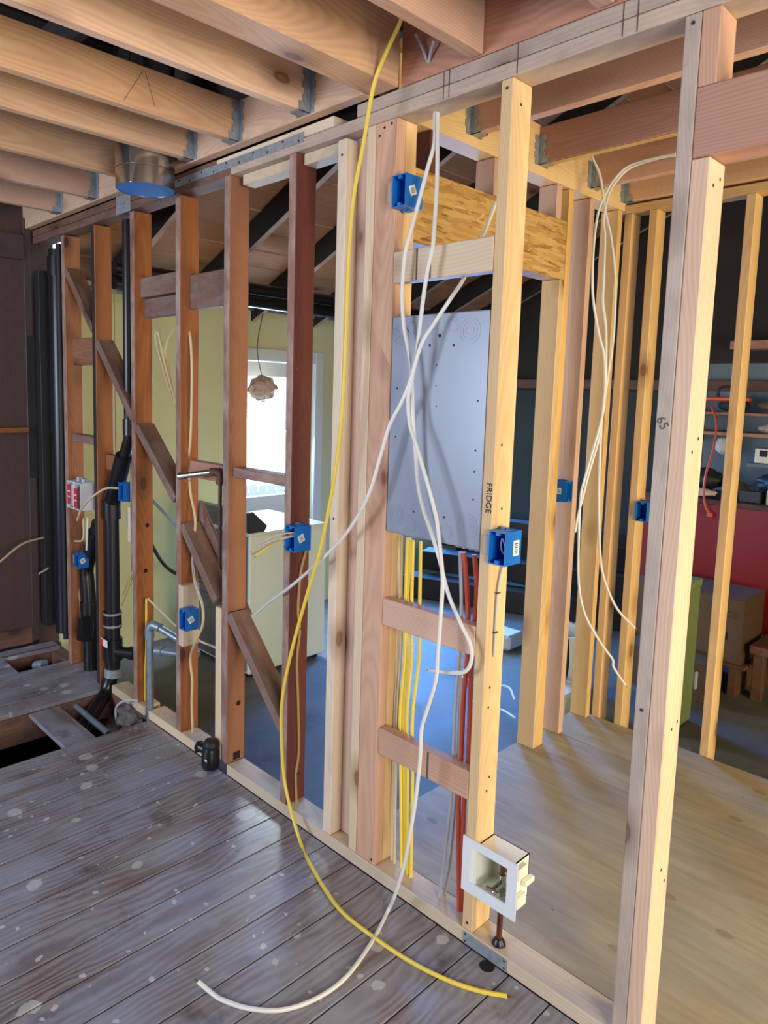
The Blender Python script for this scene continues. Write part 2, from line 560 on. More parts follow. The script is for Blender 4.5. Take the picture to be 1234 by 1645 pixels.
def beam(name, parent, p0, p1, w, h, mat, up=(0, 0, 1), bev=0.0025, label=None):
    """a piece between two points: w across, h along up"""
    p0, p1 = Vector(p0), Vector(p1)
    d = p1 - p0
    X = d.normalized()
    Z = Vector(up)
    Z = (Z - X * Z.dot(X)).normalized()
    Y = Z.cross(X)
    bm = bmesh.new()
    add_box(bm, -d.length / 2, d.length / 2, -w / 2, w / 2, -h / 2, h / 2, bev)
    o = link(name, bm_mesh(bm, name), None, mat)
    o.matrix_basis = Matrix.Translation((p0 + p1) / 2) @ Matrix((X, Y, Z)).transposed().to_4x4()
    if parent is not None:
        o.parent = parent
        o.matrix_parent_inverse = chain(parent).inverted()
    if label:
        o['label'] = label
    return o


def catmull(pts, n):
    P = [Vector(p) for p in pts]
    if len(P) < 3:
        return P
    P = [2 * P[0] - P[1]] + P + [2 * P[-1] - P[-2]]
    out = []
    for i in range(1, len(P) - 2):
        a, b, c, d = P[i - 1:i + 3]
        for k in range(n):
            t = k / n
            out.append(0.5 * ((2 * b) + (c - a) * t + (2 * a - 5 * b + 4 * c - d) * t * t + (3 * b - a - 3 * c + d) * t ** 3))
    out.append(P[-2])
    return out


def add_tube(bm, pts, r, seg=8, cap=True, mat=0, flat=1.0, radii=None):
    pts = [Vector(p) for p in pts]
    prev = None
    rings = []
    for i, p in enumerate(pts):
        d = (pts[min(i + 1, len(pts) - 1)] - pts[max(i - 1, 0)]).normalized()
        if prev is None:
            n = d.orthogonal().normalized()
        else:
            n = (prev - d * prev.dot(d))
            n = n.normalized() if n.length > 1e-6 else d.orthogonal().normalized()
        prev = n
        b = d.cross(n)
        rr = radii[i] if radii else r
        rings.append([bm.verts.new(p + n * math.cos(2 * math.pi * k / seg) * rr + b * math.sin(2 * math.pi * k / seg) * rr * flat) for k in range(seg)])
    for a, b in zip(rings, rings[1:]):
        for k in range(seg):
            f = bm.faces.new((a[k], a[(k + 1) % seg], b[(k + 1) % seg], b[k]))
            f.material_index = mat
            f.smooth = True
    if cap:
        for ring in (rings[0], rings[-1]):
            f = bm.faces.new(ring)
            f.material_index = mat


def tube(name, pts, r, mat, parent=None, n=6, seg=8, flat=1.0):
    bm = bmesh.new()
    add_tube(bm, catmull(pts, n) if n > 1 else pts, r, seg, flat=flat)
    return link(name, bm_mesh(bm, name, 40), parent, mat)


def add_lathe(bm, prof, seg=24, mtx=None, mat=0):
    """profile of (radius, height) turned around Z; closed ends where radius is 0"""
    rings = []
    for r, z in prof:
        if r < 1e-6:
            rings.append([bm.verts.new((0, 0, z))])
        else:
            rings.append([bm.verts.new((r * math.cos(2 * math.pi * k / seg), r * math.sin(2 * math.pi * k / seg), z)) for k in range(seg)])
    for a, b in zip(rings, rings[1:]):
        for k in range(seg):
            k2 = (k + 1) % seg
            if len(a) == 1 and len(b) == 1:
                continue
            if len(a) == 1:
                f = bm.faces.new((a[0], b[k2], b[k]))
            elif len(b) == 1:
                f = bm.faces.new((a[k], a[k2], b[0]))
            else:
                f = bm.faces.new((a[k], a[k2], b[k2], b[k]))
            f.material_index = mat
    if mtx is not None:
        for ring in rings:
            for v in ring:
                v.co = mtx @ v.co


def cyl(name, p0, p1, r, mat, parent=None, seg=20):
    bm = bmesh.new()
    add_tube(bm, [p0, p1], r, seg)
    return link(name, bm_mesh(bm, name, 40), parent, mat)


def bmobj(name, fn, mat, parent=None, smooth=None, label=None):
    bm = bmesh.new()
    fn(bm)
    o = link(name, bm_mesh(bm, name, smooth), parent, mat)
    if label:
        o['label'] = label
    return o


def boxobj(name, x0, x1, y0, y1, z0, z1, mat, parent=None, bev=0.002, label=None):
    c = Vector(((x0 + x1) / 2, (y0 + y1) / 2, (z0 + z1) / 2))
    bm = bmesh.new()
    add_box(bm, x0 - c.x, x1 - c.x, y0 - c.y, y1 - c.y, z0 - c.z, z1 - c.z, bev)
    o = link(name, bm_mesh(bm, name), None, mat)
    o.matrix_basis = Matrix.Translation(c)
    if parent is not None:
        o.parent = parent
        o.matrix_parent_inverse = chain(parent).inverted()
    if label:
        o['label'] = label
    return o


def writing(name, txt, size, mtx, mat, parent, thick=0.0004):
    cu = bpy.data.curves.new(name, 'FONT')
    cu.body = txt
    cu.size = size
    cu.extrude = thick
    cu.align_x = 'CENTER'
    cu.align_y = 'CENTER'
    tmp = bpy.data.objects.new(name + '_tmp', cu)
    col.objects.link(tmp)
    bpy.context.view_layer.update()
    me = bpy.data.meshes.new_from_object(tmp.evaluated_get(bpy.context.evaluated_depsgraph_get()))
    bpy.data.objects.remove(tmp)
    bpy.data.curves.remove(cu)
    me.materials.clear()
    o = link(name, me, None, mat)
    o.matrix_basis = mtx
    o.parent = parent
    o.matrix_parent_inverse = chain(parent).inverted()
    return o


# letters stand on the plane facing the room: X right, Z up, seen from -y
FACING = Matrix(((1, 0, 0, 0), (0, 0, -1, 0), (0, 1, 0, 0), (0, 0, 0, 1)))

# ------------------------------------------------------------------ SETTING: main floor
floor = setting('floor', (-2, -1, 0), 'old tongue and groove floorboards spattered with paint drips')
PIT = 0.1313
k = 0
x = -3.105
while x < 0.9:
    lumber('floorboard', floor, x + 0.0022, x + PIT - 0.0022, -4.4 + 0.1, -0.001, -0.022, random.uniform(-0.0012, 0.0), 'floorboard', 'y', bev=0.0018)
    x += PIT
# the boards left standing on the far side of the opening
x = -3.60
n = 0
while x > -4.45:
    y1 = -0.27 if -4.42 < x - PIT / 2 < -4.16 else 0.07
    lumber('floorboard', floor, x - PIT + 0.0022, x - 0.0022, -4.3, y1, -0.022, random.uniform(-0.001, 0.0), 'floorboard', 'y', bev=0.0018)
    x -= PIT
    n += 1
lumber('floor_joist', floor, -3.64, -3.60, -4.3, 0.1, -0.17, -0.024, 'weathered', 'y')
lumber('floor_joist', floor, -3.10, -3.06, -4.3, 0.0, -0.17, -0.024, 'weathered', 'y')
lumber('floor_joist', floor, -4.16, -4.12, -4.3, 0.1, -0.17, -0.024, 'weathered', 'y')
lumber('bridging_plank', floor, -3.60, -3.085, -0.40, -0.25, -0.045, -0.024, 'floorboard', 'x', label='short plank laid across the opening in the floor')
boxobj('crawlspace_ground', -4.6, 1.2, -4.4, 0.12, -0.60, -0.55, 'dirt_dark', floor)
lumber('sill_beam', floor, -4.5, 1.2, 0.02, 0.10, -0.30, -0.023, 'weathered', 'x')

# ------------------------------------------------------------------ SETTING: stud wall between the rooms
W = setting('wall_partition', (-2, 0, 0), 'open stud wall, old brown studs left and new fir studs right')
OS = 0.042
OLD = {'A': -4.090, 'B': -3.703, 'C': -3.272, 'D': -2.850, 'E': -2.474, 'F': -2.066}
studs = {}
for k, xl in OLD.items():
    zb = {'A': 0.0, 'B': 0.0}.get(k, 0.045)
    zt = {'E': 2.462, 'F': 2.46}.get(k, 2.452)
    studs[k] = lumber('stud', W, xl, xl + OS, 0.001, 0.093, zb, zt, 'old_red' if k == 'F' else 'old', 'z',
                      'dark_edge' if k == 'B' else 'old_face')
studs['F']['label'] = 'dark reddish brown old stud'
studs['pale'] = lumber('stud', W, -1.811, -1.770, 0.001, 0.09, 0.046, 2.45, 'fir_pale', 'z')
studs['flat'] = lumber('stud', W, -1.770, -1.677, 0.052, 0.09, 0.046, 2.459, 'fir_pink', 'z')
studs['nar'] = lumber('stud', W, -1.675, -1.637, 0.001, 0.09, 0.046, 2.459, 'fir_pale', 'z')
studs['wide'] = lumber('stud', W, -1.636, -1.546, 0.001, 0.039, 0.046, 2.459, 'fir_pink', 'z', label='pink toned stud set flat to the room')
studs['yel'] = lumber('stud', W, -1.584, -1.5455, 0.040, 0.090, 0.046, 2.459, 'fir_yellow', 'z')
studs['panel'] = lumber('stud', W, -1.175, -1.1375, 0.001, 0.09, 0.046, 2.459, 'fir_yellow', 'z')
studs['king'] = lumber('stud', W, -0.7015, -0.6665, 0.001, 0.09, 0.046, 2.459, 'fir_grey', 'z', label='full height stud beside the doorway')
studs['trim'] = lumber('stud', W, -0.6655, -0.6265, 0.001, 0.09, 0.046, 2.155, 'fir', 'z', label='shorter stud carrying the door header')
lumber('cripple_stud', W, -0.6655, -0.6265, 0.001, 0.09, 2.304, 2.459, 'fir_pink', 'z')
lumber('door_header', W, -0.6655, 0.45, 0.001, 0.09, 2.157, 2.303, 'fir_rough', 'x', label='rough brown header over the doorway')
# bottom plates
lumber('bottom_plate', W, -3.52, -3.16, 0.0, 0.09, 0.0, 0.044, 'fir_pale', 'x')
lumber('bottom_plate', W, -3.115, -2.585, 0.0, 0.09, 0.0, 0.044, 'fir_pale', 'x')
lumber('bottom_plate', W, -2.43, 0.455, 0.0, 0.09, 0.0, 0.044, 'fir_pale', 'x')
# top plates: weathered old pieces, new pieces spliced in
lumber('top_plate', W, -4.52, -2.43, 0.001, 0.09, 2.460, 2.498, 'weathered', 'x')
lumber('top_plate', W, -2.43, 0.9, 0.0, 0.09, 2.460, 2.498, 'fir_grey', 'x')
lumber('top_plate', W, -4.52, -2.535, 0.001, 0.09, 2.500, 2.537, 'weathered', 'x')
lumber('top_plate', W, -2.53, -1.835, 0.0, 0.09, 2.500, 2.534, 'fir_pale', 'x')
lumber('top_plate', W, -1.725, 0.9, 0.0, 0.09, 2.500, 2.538, 'fir_grey', 'x')
lumber('scab_block', W, -2.39, -2.075, 0.03, 0.09, 2.42, 2.459, 'fir_pale', 'x', label='short pale block under the top plate')
lumber('scab_block', W, -2.02, -1.83, 0.03, 0.09, 2.42, 2.459, 'fir_pale', 'x')
lumber('rim_board', W, -1.54, 0.9, 0.002, 0.042, 2.541, 2.78, 'fir_rough', 'x', label='board standing on the top plates')
# blocking
for z0, z1, m in ((1.970, 2.064, 'fir_pale'), (0.888, 0.977, 'fir_pink'), (0.449, 0.537, 'fir_pink')):
    b = lumber('blocking', W, -1.545, -1.176, 0.0, 0.039, z0, z1, m, 'x')
    if z0 > 1.5:
        for xx in (-1.452, -1.399):
            boxobj('kerf', xx, xx + 0.006, -0.0006, 0.002, z0 + 0.001, z1 - 0.001, 'pencil', b, 0)
    elif z0 < 0.6:
        boxobj('kerf', -1.335, -1.328, -0.0006, 0.002, z0 + 0.001, z1 - 0.001, 'pencil', b, 0)
lumber('blocking', W, -3.229, -2.851, 0.03, 0.072, 2.055, 2.145, 'old_brace', 'x')
lumber('blocking', W, -3.229, -2.851, 0.05, 0.092, 1.962, 2.050, 'old_brace', 'x')
lumber('blocking', W, -2.807, -2.475, 0.045, 0.092, 1.975, 2.122, 'old_brace', 'x')
lumber('blocking', W, -4.047, -3.704, 0.04, 0.092, 1.745, 1.89, 'old', 'x')
lumber('blocking', W, -4.047, -3.704, 0.03, 0.092, 1.312, 1.356, 'old_brace', 'x')
lumber('blocking', W, -3.66, -3.49, 0.05, 0.09, 1.19, 1.27, 'old', 'x')
lumber('blocking', W, -2.807, -2.475, 0.045, 0.09, 1.238, 1.312, 'fir_rough', 'x')
lumber('blocking', W, -2.431, -2.067, 0.022, 0.09, 1.276, 1.316, 'old_face', 'x')
# let-in brace, cut in between the studs
for p, q in (((-4.045, 2.262), (-3.705, 1.922)), ((-3.658, 1.858), (-3.275, 1.482)), ((-3.228, 1.442), (-2.868, 1.128)),
             ((-2.806, 1.02), (-2.53, 0.735)), ((-2.43, 0.70), (-2.068, 0.335))):
    beam('diagonal_brace', W, (p[0], 0.047, p[1]), (q[0], 0.047, q[1]), 0.090, 0.042, 'old_brace')
beam('diagonal_brace', W, (-2.83, 0.102, 1.09), (-2.44, 0.102, 0.66), 0.018, 0.09, 'old_brace', label='rear diagonal board behind the studs')
lumber('scab_strip', W, -2.521, -2.477, 0.0, 0.03, 0.046, 0.716, 'fir_pale', 'z', label='pale new strip nailed beside an old stud')
lumber('scab_block', W, -2.806, -2.768, -0.012, 0.075, 0.468, 0.752, 'fir_pale', 'z', label='short pale block nailed to a stud behind a blue box')
lumber('scab_block', W, -3.330, -3.274, 0.02, 0.06, 0.70, 1.255, 'old_face', 'z')
lumber('scab_block', W, -3.36, -3.332, 0.02, 0.05, 0.85, 1.03, 'fir_pale', 'z')
# nails, grouped with the stud they hold
for key, spots in (('wide', ((-1.60, 2.44), (-1.57, 2.446), (-1.62, 2.42), (-1.56, 0.062))), ('panel', ((-1.156, 2.435), (-1.156, 0.07))),
                   ('king', ((-0.684, 2.44), (-0.684, 0.9))), ('pale', ((-1.79, 2.40), (-1.79, 1.2)))):
    for xx, zz in spots:
        cyl('nail_head', (xx, -0.0004, zz), (xx, 0.004, zz), 0.0042, 'nail', studs[key], 10)
for yy, zz in ((0.03, 2.10), (0.065, 2.12), (0.03, 1.52), (0.06, 1.55), (0.04, 0.86), (0.07, 0.87), (0.045, 0.5), (0.07, 0.46)):
    cyl('nail_head', (-0.6261, yy, zz), (-0.630, yy, zz), 0.0042, 'nail', studs['trim'], 10)
for yy, zz in ((0.04, 2.40), (0.03, 1.5), (0.045, 1.32), (0.03, 0.80), (0.028, 0.74), (0.05, 0.52), (0.04, 0.48)):
    cyl('nail_head', (-1.1371, yy, zz), (-1.141, yy, zz), 0.0042, 'nail', studs['panel'], 10)
for key, yy, zz in (('C', 0.05, 0.72), ('C', 0.06, 0.95), ('E', 0.06, 0.30), ('E', 0.055, 0.62)):
    xx = OLD[key] + OS
    cyl('bored_hole', (xx + 0.0004, yy, zz), (xx - 0.004, yy, zz), 0.011, 'knot_dark', studs[key], 14)
boxobj('charred_notch', OLD['E'] + OS - 0.004, OLD['E'] + OS + 0.0005, 0.035, 0.07, 0.05, 0.085, 'knot_dark', studs['E'], 0)
# handwriting on the stud right of the panel, and layout marks
writing('handwriting', 'FRIDGE', 0.026, Matrix.Translation((-1.152, 0.0002, 1.352)) @ Matrix.Rotation(R(90), 4, 'Y') @ FACING, 'ink', studs['panel'])
writing('handwriting', '65', 0.03, Matrix.Translation((-0.686, 0.0002, 1.583)) @ Matrix.Rotation(R(60), 4, 'Y') @ FACING, 'pencil', studs['king'])
for xx in (-1.372, -1.352, -1.128, -0.845, -0.81):
    boxobj('layout_mark', xx, xx + 0.0022, -0.0012, 0.001, 2.462, 2.537, 'pencil', W, 0)

# framing strap across the splice
ST = thing('framing_strap', (-2.45, 0, 2.5), 'long galvanised steel strap nailed across the spliced top plates', 'strap')
bmobj('strap', lambda bm: add_box(bm, -2.93, -1.985, -0.003, -0.0005, 2.484, 2.516), 'galv', ST)
for i in range(11):
    xx = -2.90 + i * 0.089
    cyl('nail_head', (xx, -0.0045, 2.492 + 0.016 * (i % 2)), (xx, -0.002, 2.492 + 0.016 * (i % 2)), 0.0045, 'nail', ST, 8)
NP = thing('nail_plate', (-3.33, 0, 2.5), 'square galvanised nail plate on the old top plate beside the duct', 'nail plate')
boxobj('plate', -3.405, -3.255, -0.003, -0.0005, 2.455, 2.54, 'galv', NP, 0.0005)
boxobj('score_line', -3.36, -3.30, -0.0036, -0.0028, 2.497, 2.499, 'pencil', NP, 0)
GP = thing('nail_plate', (-1.09, 0, 0.0), 'long galvanised nail plate on the bottom plate under the outlet box', 'nail plate')
boxobj('plate', -1.165, -1.012, -0.0035, -0.0008, 0.004, 0.04, 'galv', GP, 0.0005)
for xx, zz in ((-1.158, 0.034), (-1.158, 0.012), (-1.02, 0.034), (-1.02, 0.012)):
    boxobj('prong_slot', xx - 0.003, xx + 0.003, -0.004, -0.0032, zz - 0.0025, zz + 0.0025, 'ink', GP, 0)

# ------------------------------------------------------------------ SETTING: ceiling joists, beams and ledger of the main room
CE = setting('ceiling', (-2, -1.5, 2.5), 'open ceiling of new joists on hangers')
lumber('ledger', CE, -4.55, -1.656, -0.042, 0.0, 2.541, 2.692, 'fir', 'x', label='ledger carrying the joist hangers')
lumber('ledger', CE, -4.58, -4.552, -0.042, 0.09, 2.541, 2.70, 'dark_board', 'z')


def hanger(parent, xc, yf, zb, ztop, sgn=-1, axis='y', w=0.041):
    """galvanised joist hanger: seat, two cheeks, two nailing flanges with scalloped edges. Face plane yf, joist leaving along sgn"""
    bm = bmesh.new()
    t = 0.0022
    h = ztop - zb
    hw = w / 2 + 0.001

    def bx(a0, a1, b0, b1, c0, c1):
        # a: across, b: away from the face, c: up
        b0, b1 = sorted((yf + sgn * b0, yf + sgn * b1))
        if axis == 'y':
            add_box(bm, xc + a0, xc + a1, b0, b1, c0, c1)
        else:
            add_box(bm, b0, b1, xc + a0, xc + a1, c0, c1)
    bx(-hw - t, hw + t, 0.002, 0.045, zb - t, zb)
    for s in (-1, 1):
        a = sorted((s * hw, s * (hw + t)))
        bx(a[0], a[1], 0.002, 0.045, zb - t, zb + 0.028)
        bx(a[0], a[1], 0.002, 0.024, zb + 0.028, ztop)
        f = sorted((s * hw, s * (hw + 0.024)))
        bx(f[0], f[1], 0.0005, 0.0027, zb - t, ztop)
        for k in range(3):
            z = zb + h * (0.3 + 0.3 * k)
            g = sorted((s * (hw + 0.024), s * (hw + 0.031)))
            bx(g[0], g[1], 0.0005, 0.0027, z - 0.012, z + 0.012)
            q = sorted((s * hw, s * (hw + 0.005)))
            bx(q[0], q[1], 0.024, 0.031, z - 0.01, z + 0.01)
    return link('joist_hanger', bm_mesh(bm, 'joist_hanger'), parent, 'galv')


JX = (-1.93, -2.335, -2.653, -3.10, -3.552, -3.988)
for i, xc in enumerate(JX):
    j = lumber('joist', CE, xc - 0.019, xc + 0.019, -4.3, -0.044, 2.549, 2.692, ('fir', 'fir', 'fir', 'fir', 'fir_pink', 'fir_pink')[i], 'y')
    hanger(j, xc, -0.042, 2.547, 2.683, -1)
    if i == 1:
        for a, b in (((-0.423, 2.677), (-0.492, 2.563)), ((-0.416, 2.677), (-0.381, 2.575))):
            beam('pencil_stroke', j, (xc + 0.0192, a[0], a[1]), (xc + 0.0192, b[0], b[1]), 0.0008, 0.002, 'pencil', bev=0)
big = lumber('beam', CE, -1.654, -1.545, -4.3, -0.001, 2.542, 2.78, 'fir', 'y', label='deep new beam bearing on the top plate')
big2 = lumber('beam', CE, -1.280, -1.237, -4.3, -0.001, 2.543, 2.78, 'fir_pink', 'y', label='second deep beam near the doorway')
lumber('beam', CE, -0.91, -0.867, -4.3, -0.001, 2.543, 2.78, 'fir_pink', 'y')

# dark roof boards over the open ceiling
RF = setting('roof', (-2, 0, 3.3), 'dark roof boards above the open framing')
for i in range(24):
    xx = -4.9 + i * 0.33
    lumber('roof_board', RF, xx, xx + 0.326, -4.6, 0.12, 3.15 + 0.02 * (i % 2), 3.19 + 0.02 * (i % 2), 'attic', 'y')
for i in range(6):
    lumber('collar_tie', RF, -4.6, 2.8, -3.9 + i * 0.7, -3.86 + i * 0.7, 2.98, 3.12, 'attic', 'x')

# ------------------------------------------------------------------ SETTING: left wall of the main room (old dark boards)
WL = setting('wall_left', (-4.55, -1, 0), 'old dark brown board wall')
for i in range(15):
    y1 = -0.005 - i * 0.29
    lumber('wall_board', WL, -4.575, -4.535 - 0.004 * (i % 2), y1 - 0.287, y1, 0.05, 3.15, 'dark_board', 'z')
for i in range(3):
    lumber('wall_stud', WL, -4.534, -4.50, -0.055 - i * 0.86, -0.012 - i * 0.86, 0.03, 2.60, 'dark_board', 'z')
lumber('wall_ledge', WL, -4.534, -4.47, -0.80, -0.056, 1.340, 1.372, 'old', 'y', label='brown ledge board across the dark wall')
lumber('wall_ledge', WL, -4.534, -4.50, -4.3, -0.056, 0.02, 0.12, 'weathered', 'y')
lumber('wall_header', WL, -4.534, -4.49, -4.3, -0.056, 2.36, 2.50, 'dark_board', 'y')
bmobj('tar_paper_strip', lambda bm: add_box(bm, -4.500, -4.496, -0.05, 0.06, 1.06, 1.92), 'abs_dull', WL)
bmobj('tar_paper_strip', lambda bm: add_box(bm, -4.47, -4.40, -0.01, 0.05, 0.14, 2.30, 0.003), 'abs_dull', WL)

boxobj('corner_post', -4.60, -4.536, -0.005, 0.13, -0.2, 3.15, 'dark_board', WL, 0)
boxobj('footing', -4.62, -4.54, -4.5, 0.13, -0.6, 0.05, 'dirt_dark', WL, 0)
# rear and right walls of the main room, with the windows that light it
WR = setting('wall_rear', (0, -4.45, 0), 'room wall behind the viewer')
for a in ((-4.6, -4.25, -0.6, 3.16), (-2.15, 2.7, -0.6, 3.16), (-4.25, -2.15, -0.6, 0.85), (-4.25, -2.15, 2.35, 3.16)):
    boxobj('wall_panel', a[0], a[1], -4.5, -4.42, a[2], a[3], 'dark_board', WR, 0)
WS = setting('wall_right', (2.6, -2, 0), 'right wall of the room')
for a in ((-4.45, -2.6, -0.6, 3.16), (-0.9, 0.1, -0.6, 3.16), (-2.6, -0.9, -0.6, 0.85), (-2.6, -0.9, 2.35, 3.16)):
    boxobj('wall_panel', 2.62, 2.70, a[0], a[1], a[2], a[3], 'dark_board', WS, 0)
for a in ((1.4, 4.3, -0.2, 4.2), (0.1, 0.15, -0.2, 4.2), (0.15, 1.4, -0.2, 0.3), (0.15, 1.4, 1.8, 4.2)):
    boxobj('wall_panel', 1.92, 2.0, a[0], a[1], a[2], a[3], 'garage_wall', WS, 0)
FR = setting('wall_front_right', (1.4, 0, 0), 'wall right of the doorway')
boxobj('wall_panel', 0.46, 2.7, 0.0, 0.09, 0.0, 2.46, 'fir_pale', FR, 0)

# ------------------------------------------------------------------ SETTING: small new room: plywood floor, side wall P and back wall
PF = setting('floor_plywood', (-1, 0.8, 0.04), 'plywood subfloor with oval plugs')
ZP = 0.042
for a in ((-1.722, 0.10, 0.092, 1.10), (-1.722, 0.10, 1.103, 1.352), (-1.722, 0.10, 1.355, 1.655), (0.103, 1.9, 0.092, 1.655)):
    boxobj('plywood_sheet', a[0], a[1], a[2], a[3], ZP - 0.018, ZP, 'ply', PF, 0.0008)
lumber('rim_joist', PF, -1.72, 1.9, 1.615, 1.653, -0.155, ZP - 0.019, 'fir_pink', 'x')
lumber('rim_joist', PF, -1.72, -1.682, 0.11, 1.61, -0.155, ZP - 0.019, 'fir_pink', 'y')
P = setting('wall_side', (-1.68, 0.9, 0), 'new stud wall with strand board header')
XP0, XP1 = -1.720, -1.632
HD = lumber('strand_board_header', P, XP0 + 0.002, XP1, 0.093, 1.150, 2.134, 2.373, 'osb', 'y', label='golden strand board header')
lumber('stud', P, XP0, XP1, 1.118, 1.156, ZP, 2.133, 'fir_yellow', 'z')
lumber('stud', P, XP0, XP1, 1.157, 1.195, ZP, 2.509, 'fir_yellow', 'z')
lumber('stud', P, XP0, XP1, 1.337, 1.375, ZP, 2.509, 'fir_pink', 'z')
lumber('stud', P, XP0, XP1, 1.600, 1.638, ZP, 2.509, 'fir_yellow', 'z')
lumber('stud', P, XP0, XP1, 0.094, 0.13, ZP, 2.133, 'fir_yellow', 'z')
for y0 in (0.255, 0.62, 1.06):
    lumber('cripple_stud', P, XP0, XP1, y0, y0 + 0.038, 2.374, 2.509, 'fir_pink' if y0 > 0.5 else 'old_red', 'z')
lumber('ledger', P, XP0, XP1, 0.092, 1.72, 2.512, 2.70, 'fir_yellow', 'y', label='ledger over the side wall')
BW = setting('wall_back', (-1, 1.69, 0), 'back stud wall of the small room')
for xl in (-1.631, -1.513, -1.103, -0.69, -0.28, 0.13):
    lumber('stud', BW, xl, xl + 0.038, 1.657, 1.745, -0.15, 2.499, 'fir_yellow', 'z')
lumber('bottom_plate', BW, -1.72, 1.9, 1.657, 1.745, -0.16, -0.151, 'fir', 'x')
lumber('top_plate', BW, -1.63, 1.9, 1.657, 1.745, 2.50, 2.538, 'fir_yellow', 'x')
lumber('rim_board', BW, -1.63, 1.9, 1.700, 1.738, 2.540, 2.69, 'fir_rough', 'x')
SC = setting('ceiling_small_room', (-0.5, 0.9, 2.55), 'open ceiling joists of the small room')
for yc, m in ((0.485, 'fir_pink'), (0.925, 'fir_rough'), (1.345, 'fir_pink'), (1.655, 'fir')):
    j = lumber('joist', SC, -1.630, 1.9, yc - 0.019, yc + 0.019, 2.549, 2.69, m, 'x')
    hanger(j, yc, -1.632, 2.547, 2.655, 1, 'x')
lumber('lit_underside_strip', SC, -1.63, 1.9, 0.91, 0.94, 2.545, 2.549, 'fir_yellow', 'x')  # thin yellow strip paints the warm light under this joist

# ------------------------------------------------------------------ SETTING: garage behind
ZS = -0.16
GF = setting('floor_garage', (-1, 2, ZS), 'grey concrete slab')
boxobj('slab', -4.5, 1.9, 0.14, 4.3, ZS - 0.1, ZS, 'concrete', GF, 0)
boxobj('stem_wall', -4.6, 1.9, 0.105, 0.138, -0.6, -0.165, 'concrete', GF, 0)
WY = setting('wall_garage_left', (-4.55, 2, 0), 'pale yellow painted wall with a half glazed door')
D0, D1 = 1.43, 2.21
for a in ((0.12, D0 - 0.01, ZS, 2.29), (D1 + 0.01, 3.26, ZS, 2.29), (D0 - 0.01, D1 + 0.01, 1.87, 2.29)):
    boxobj('wall_panel', -4.60, -4.50, a[0], a[1], a[2], a[3], 'yellow_wall', WY, 0)
for a in ((3.26, 4.3, 1.86, 2.29), (3.26, 4.3, ZS, 0.34), (4.14, 4.3, 0.341, 1.859)):  # opening left for the added blue light
    boxobj('wall_panel', -4.60, -4.50, a[0], a[1], a[2], a[3], 'yellow_wall', WY, 0)
for yy in (0.50, 0.95):
    boxobj('wall_seam', -4.4995, -4.499, yy, yy + 0.003, ZS, 2.26, 'garage_wall', WY, 0)
DR = setting('door_1', (-4.5, 1.8, ZS), 'white half glazed side door')
for y0, y1, z0, z1 in ((D0 - 0.085, D0, ZS, 1.95), (D1, D1 + 0.085, ZS, 1.95), (D0, D1, 1.855, 1.95)):
    boxobj('casing', -4.502, -4.472, y0, y1, z0, z1, 'white_paint', DR, 0.004)
for y0, y1, z0, z1 in ((D0, D0 + 0.10, ZS + 0.01, 1.85), (D1 - 0.10, D1, ZS + 0.01, 1.85), (D0 + 0.1, D1 - 0.1, 1.74, 1.85), (D0 + 0.1, D1 - 0.1, ZS + 0.01, 0.80)):
    boxobj('door_rail', -4.57, -4.53, y0, y1, z0, z1, 'white_paint', DR, 0.003)
gl = plain('window_glass', (1, 1, 1, 1), 0.02, trans=1.0)
gl.node_tree.nodes['Principled BSDF'].inputs['IOR'].default_value = 1.05
boxobj('glass_pane', -4.553, -4.549, D0 + 0.1, D1 - 0.1, 0.80, 1.74, gl, DR, 0)
# outside: pale ground and white picket fence seen through the glass
YD = setting('ground_outside', (-7, 2, -0.3), 'pale ground outside the door')
boxobj('ground', -11, -4.62, -2, 8, -0.36, -0.3, 'soil', YD, 0)
FN = thing('picket_fence', (-6.4, 2.6, -0.3), 'white picket fence outside the glazed side door', 'fence')
for i in range(22):
    yy = 1.2 + i * 0.125
    boxobj('picket', -6.42, -6.40, yy, yy + 0.095, -0.3, 1.05 + 0.02 * (i % 2), 'fence_white', FN, 0.003)
for zz in (0.1, 0.8):
    boxobj('rail', -6.46, -6.42, 1.2, 3.95, zz, zz + 0.07, 'fence_white', FN, 0.003)

# lean-to roof of the garage: rafters rising to the right, boards along the length
GR = setting('roof_garage', (-3, 2, 2.6), 'brown roof boards on dark rafters')
SL = 0.44


def rz(x):
    return 2.15 + SL * (x + 4.5)


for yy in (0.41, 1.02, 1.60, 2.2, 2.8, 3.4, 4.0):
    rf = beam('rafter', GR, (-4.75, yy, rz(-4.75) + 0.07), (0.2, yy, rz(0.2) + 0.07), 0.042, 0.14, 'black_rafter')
    rf.data.materials.append(M['fir_grey'])  # paler underside stands in for light catching the rafters' bottom edges
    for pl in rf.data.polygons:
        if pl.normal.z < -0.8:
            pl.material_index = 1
for i in range(30):
    xa = -4.8 + i * 0.17
    zc = rz(xa + 0.083) + 0.165 + 0.003 * (i % 2)
    beam('roof_board', GR, (xa + 0.083, 0.096, zc), (xa + 0.083, 4.4, zc), 0.178, 0.02, 'roof_board', up=(-SL, 0, 1))
for i in range(8):
    xa = 0.2 + i * 0.26
    boxobj('roof_board', xa, xa + 0.258, 0.13, 4.4, rz(0.2) + 0.15, rz(0.2) + 0.17, 'attic', GR, 0)
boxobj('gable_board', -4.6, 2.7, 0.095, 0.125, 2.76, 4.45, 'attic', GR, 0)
boxobj('gable_board', -4.6, -1.73, 0.092, 0.125, 2.542, 2.759, 'attic', GR, 0)
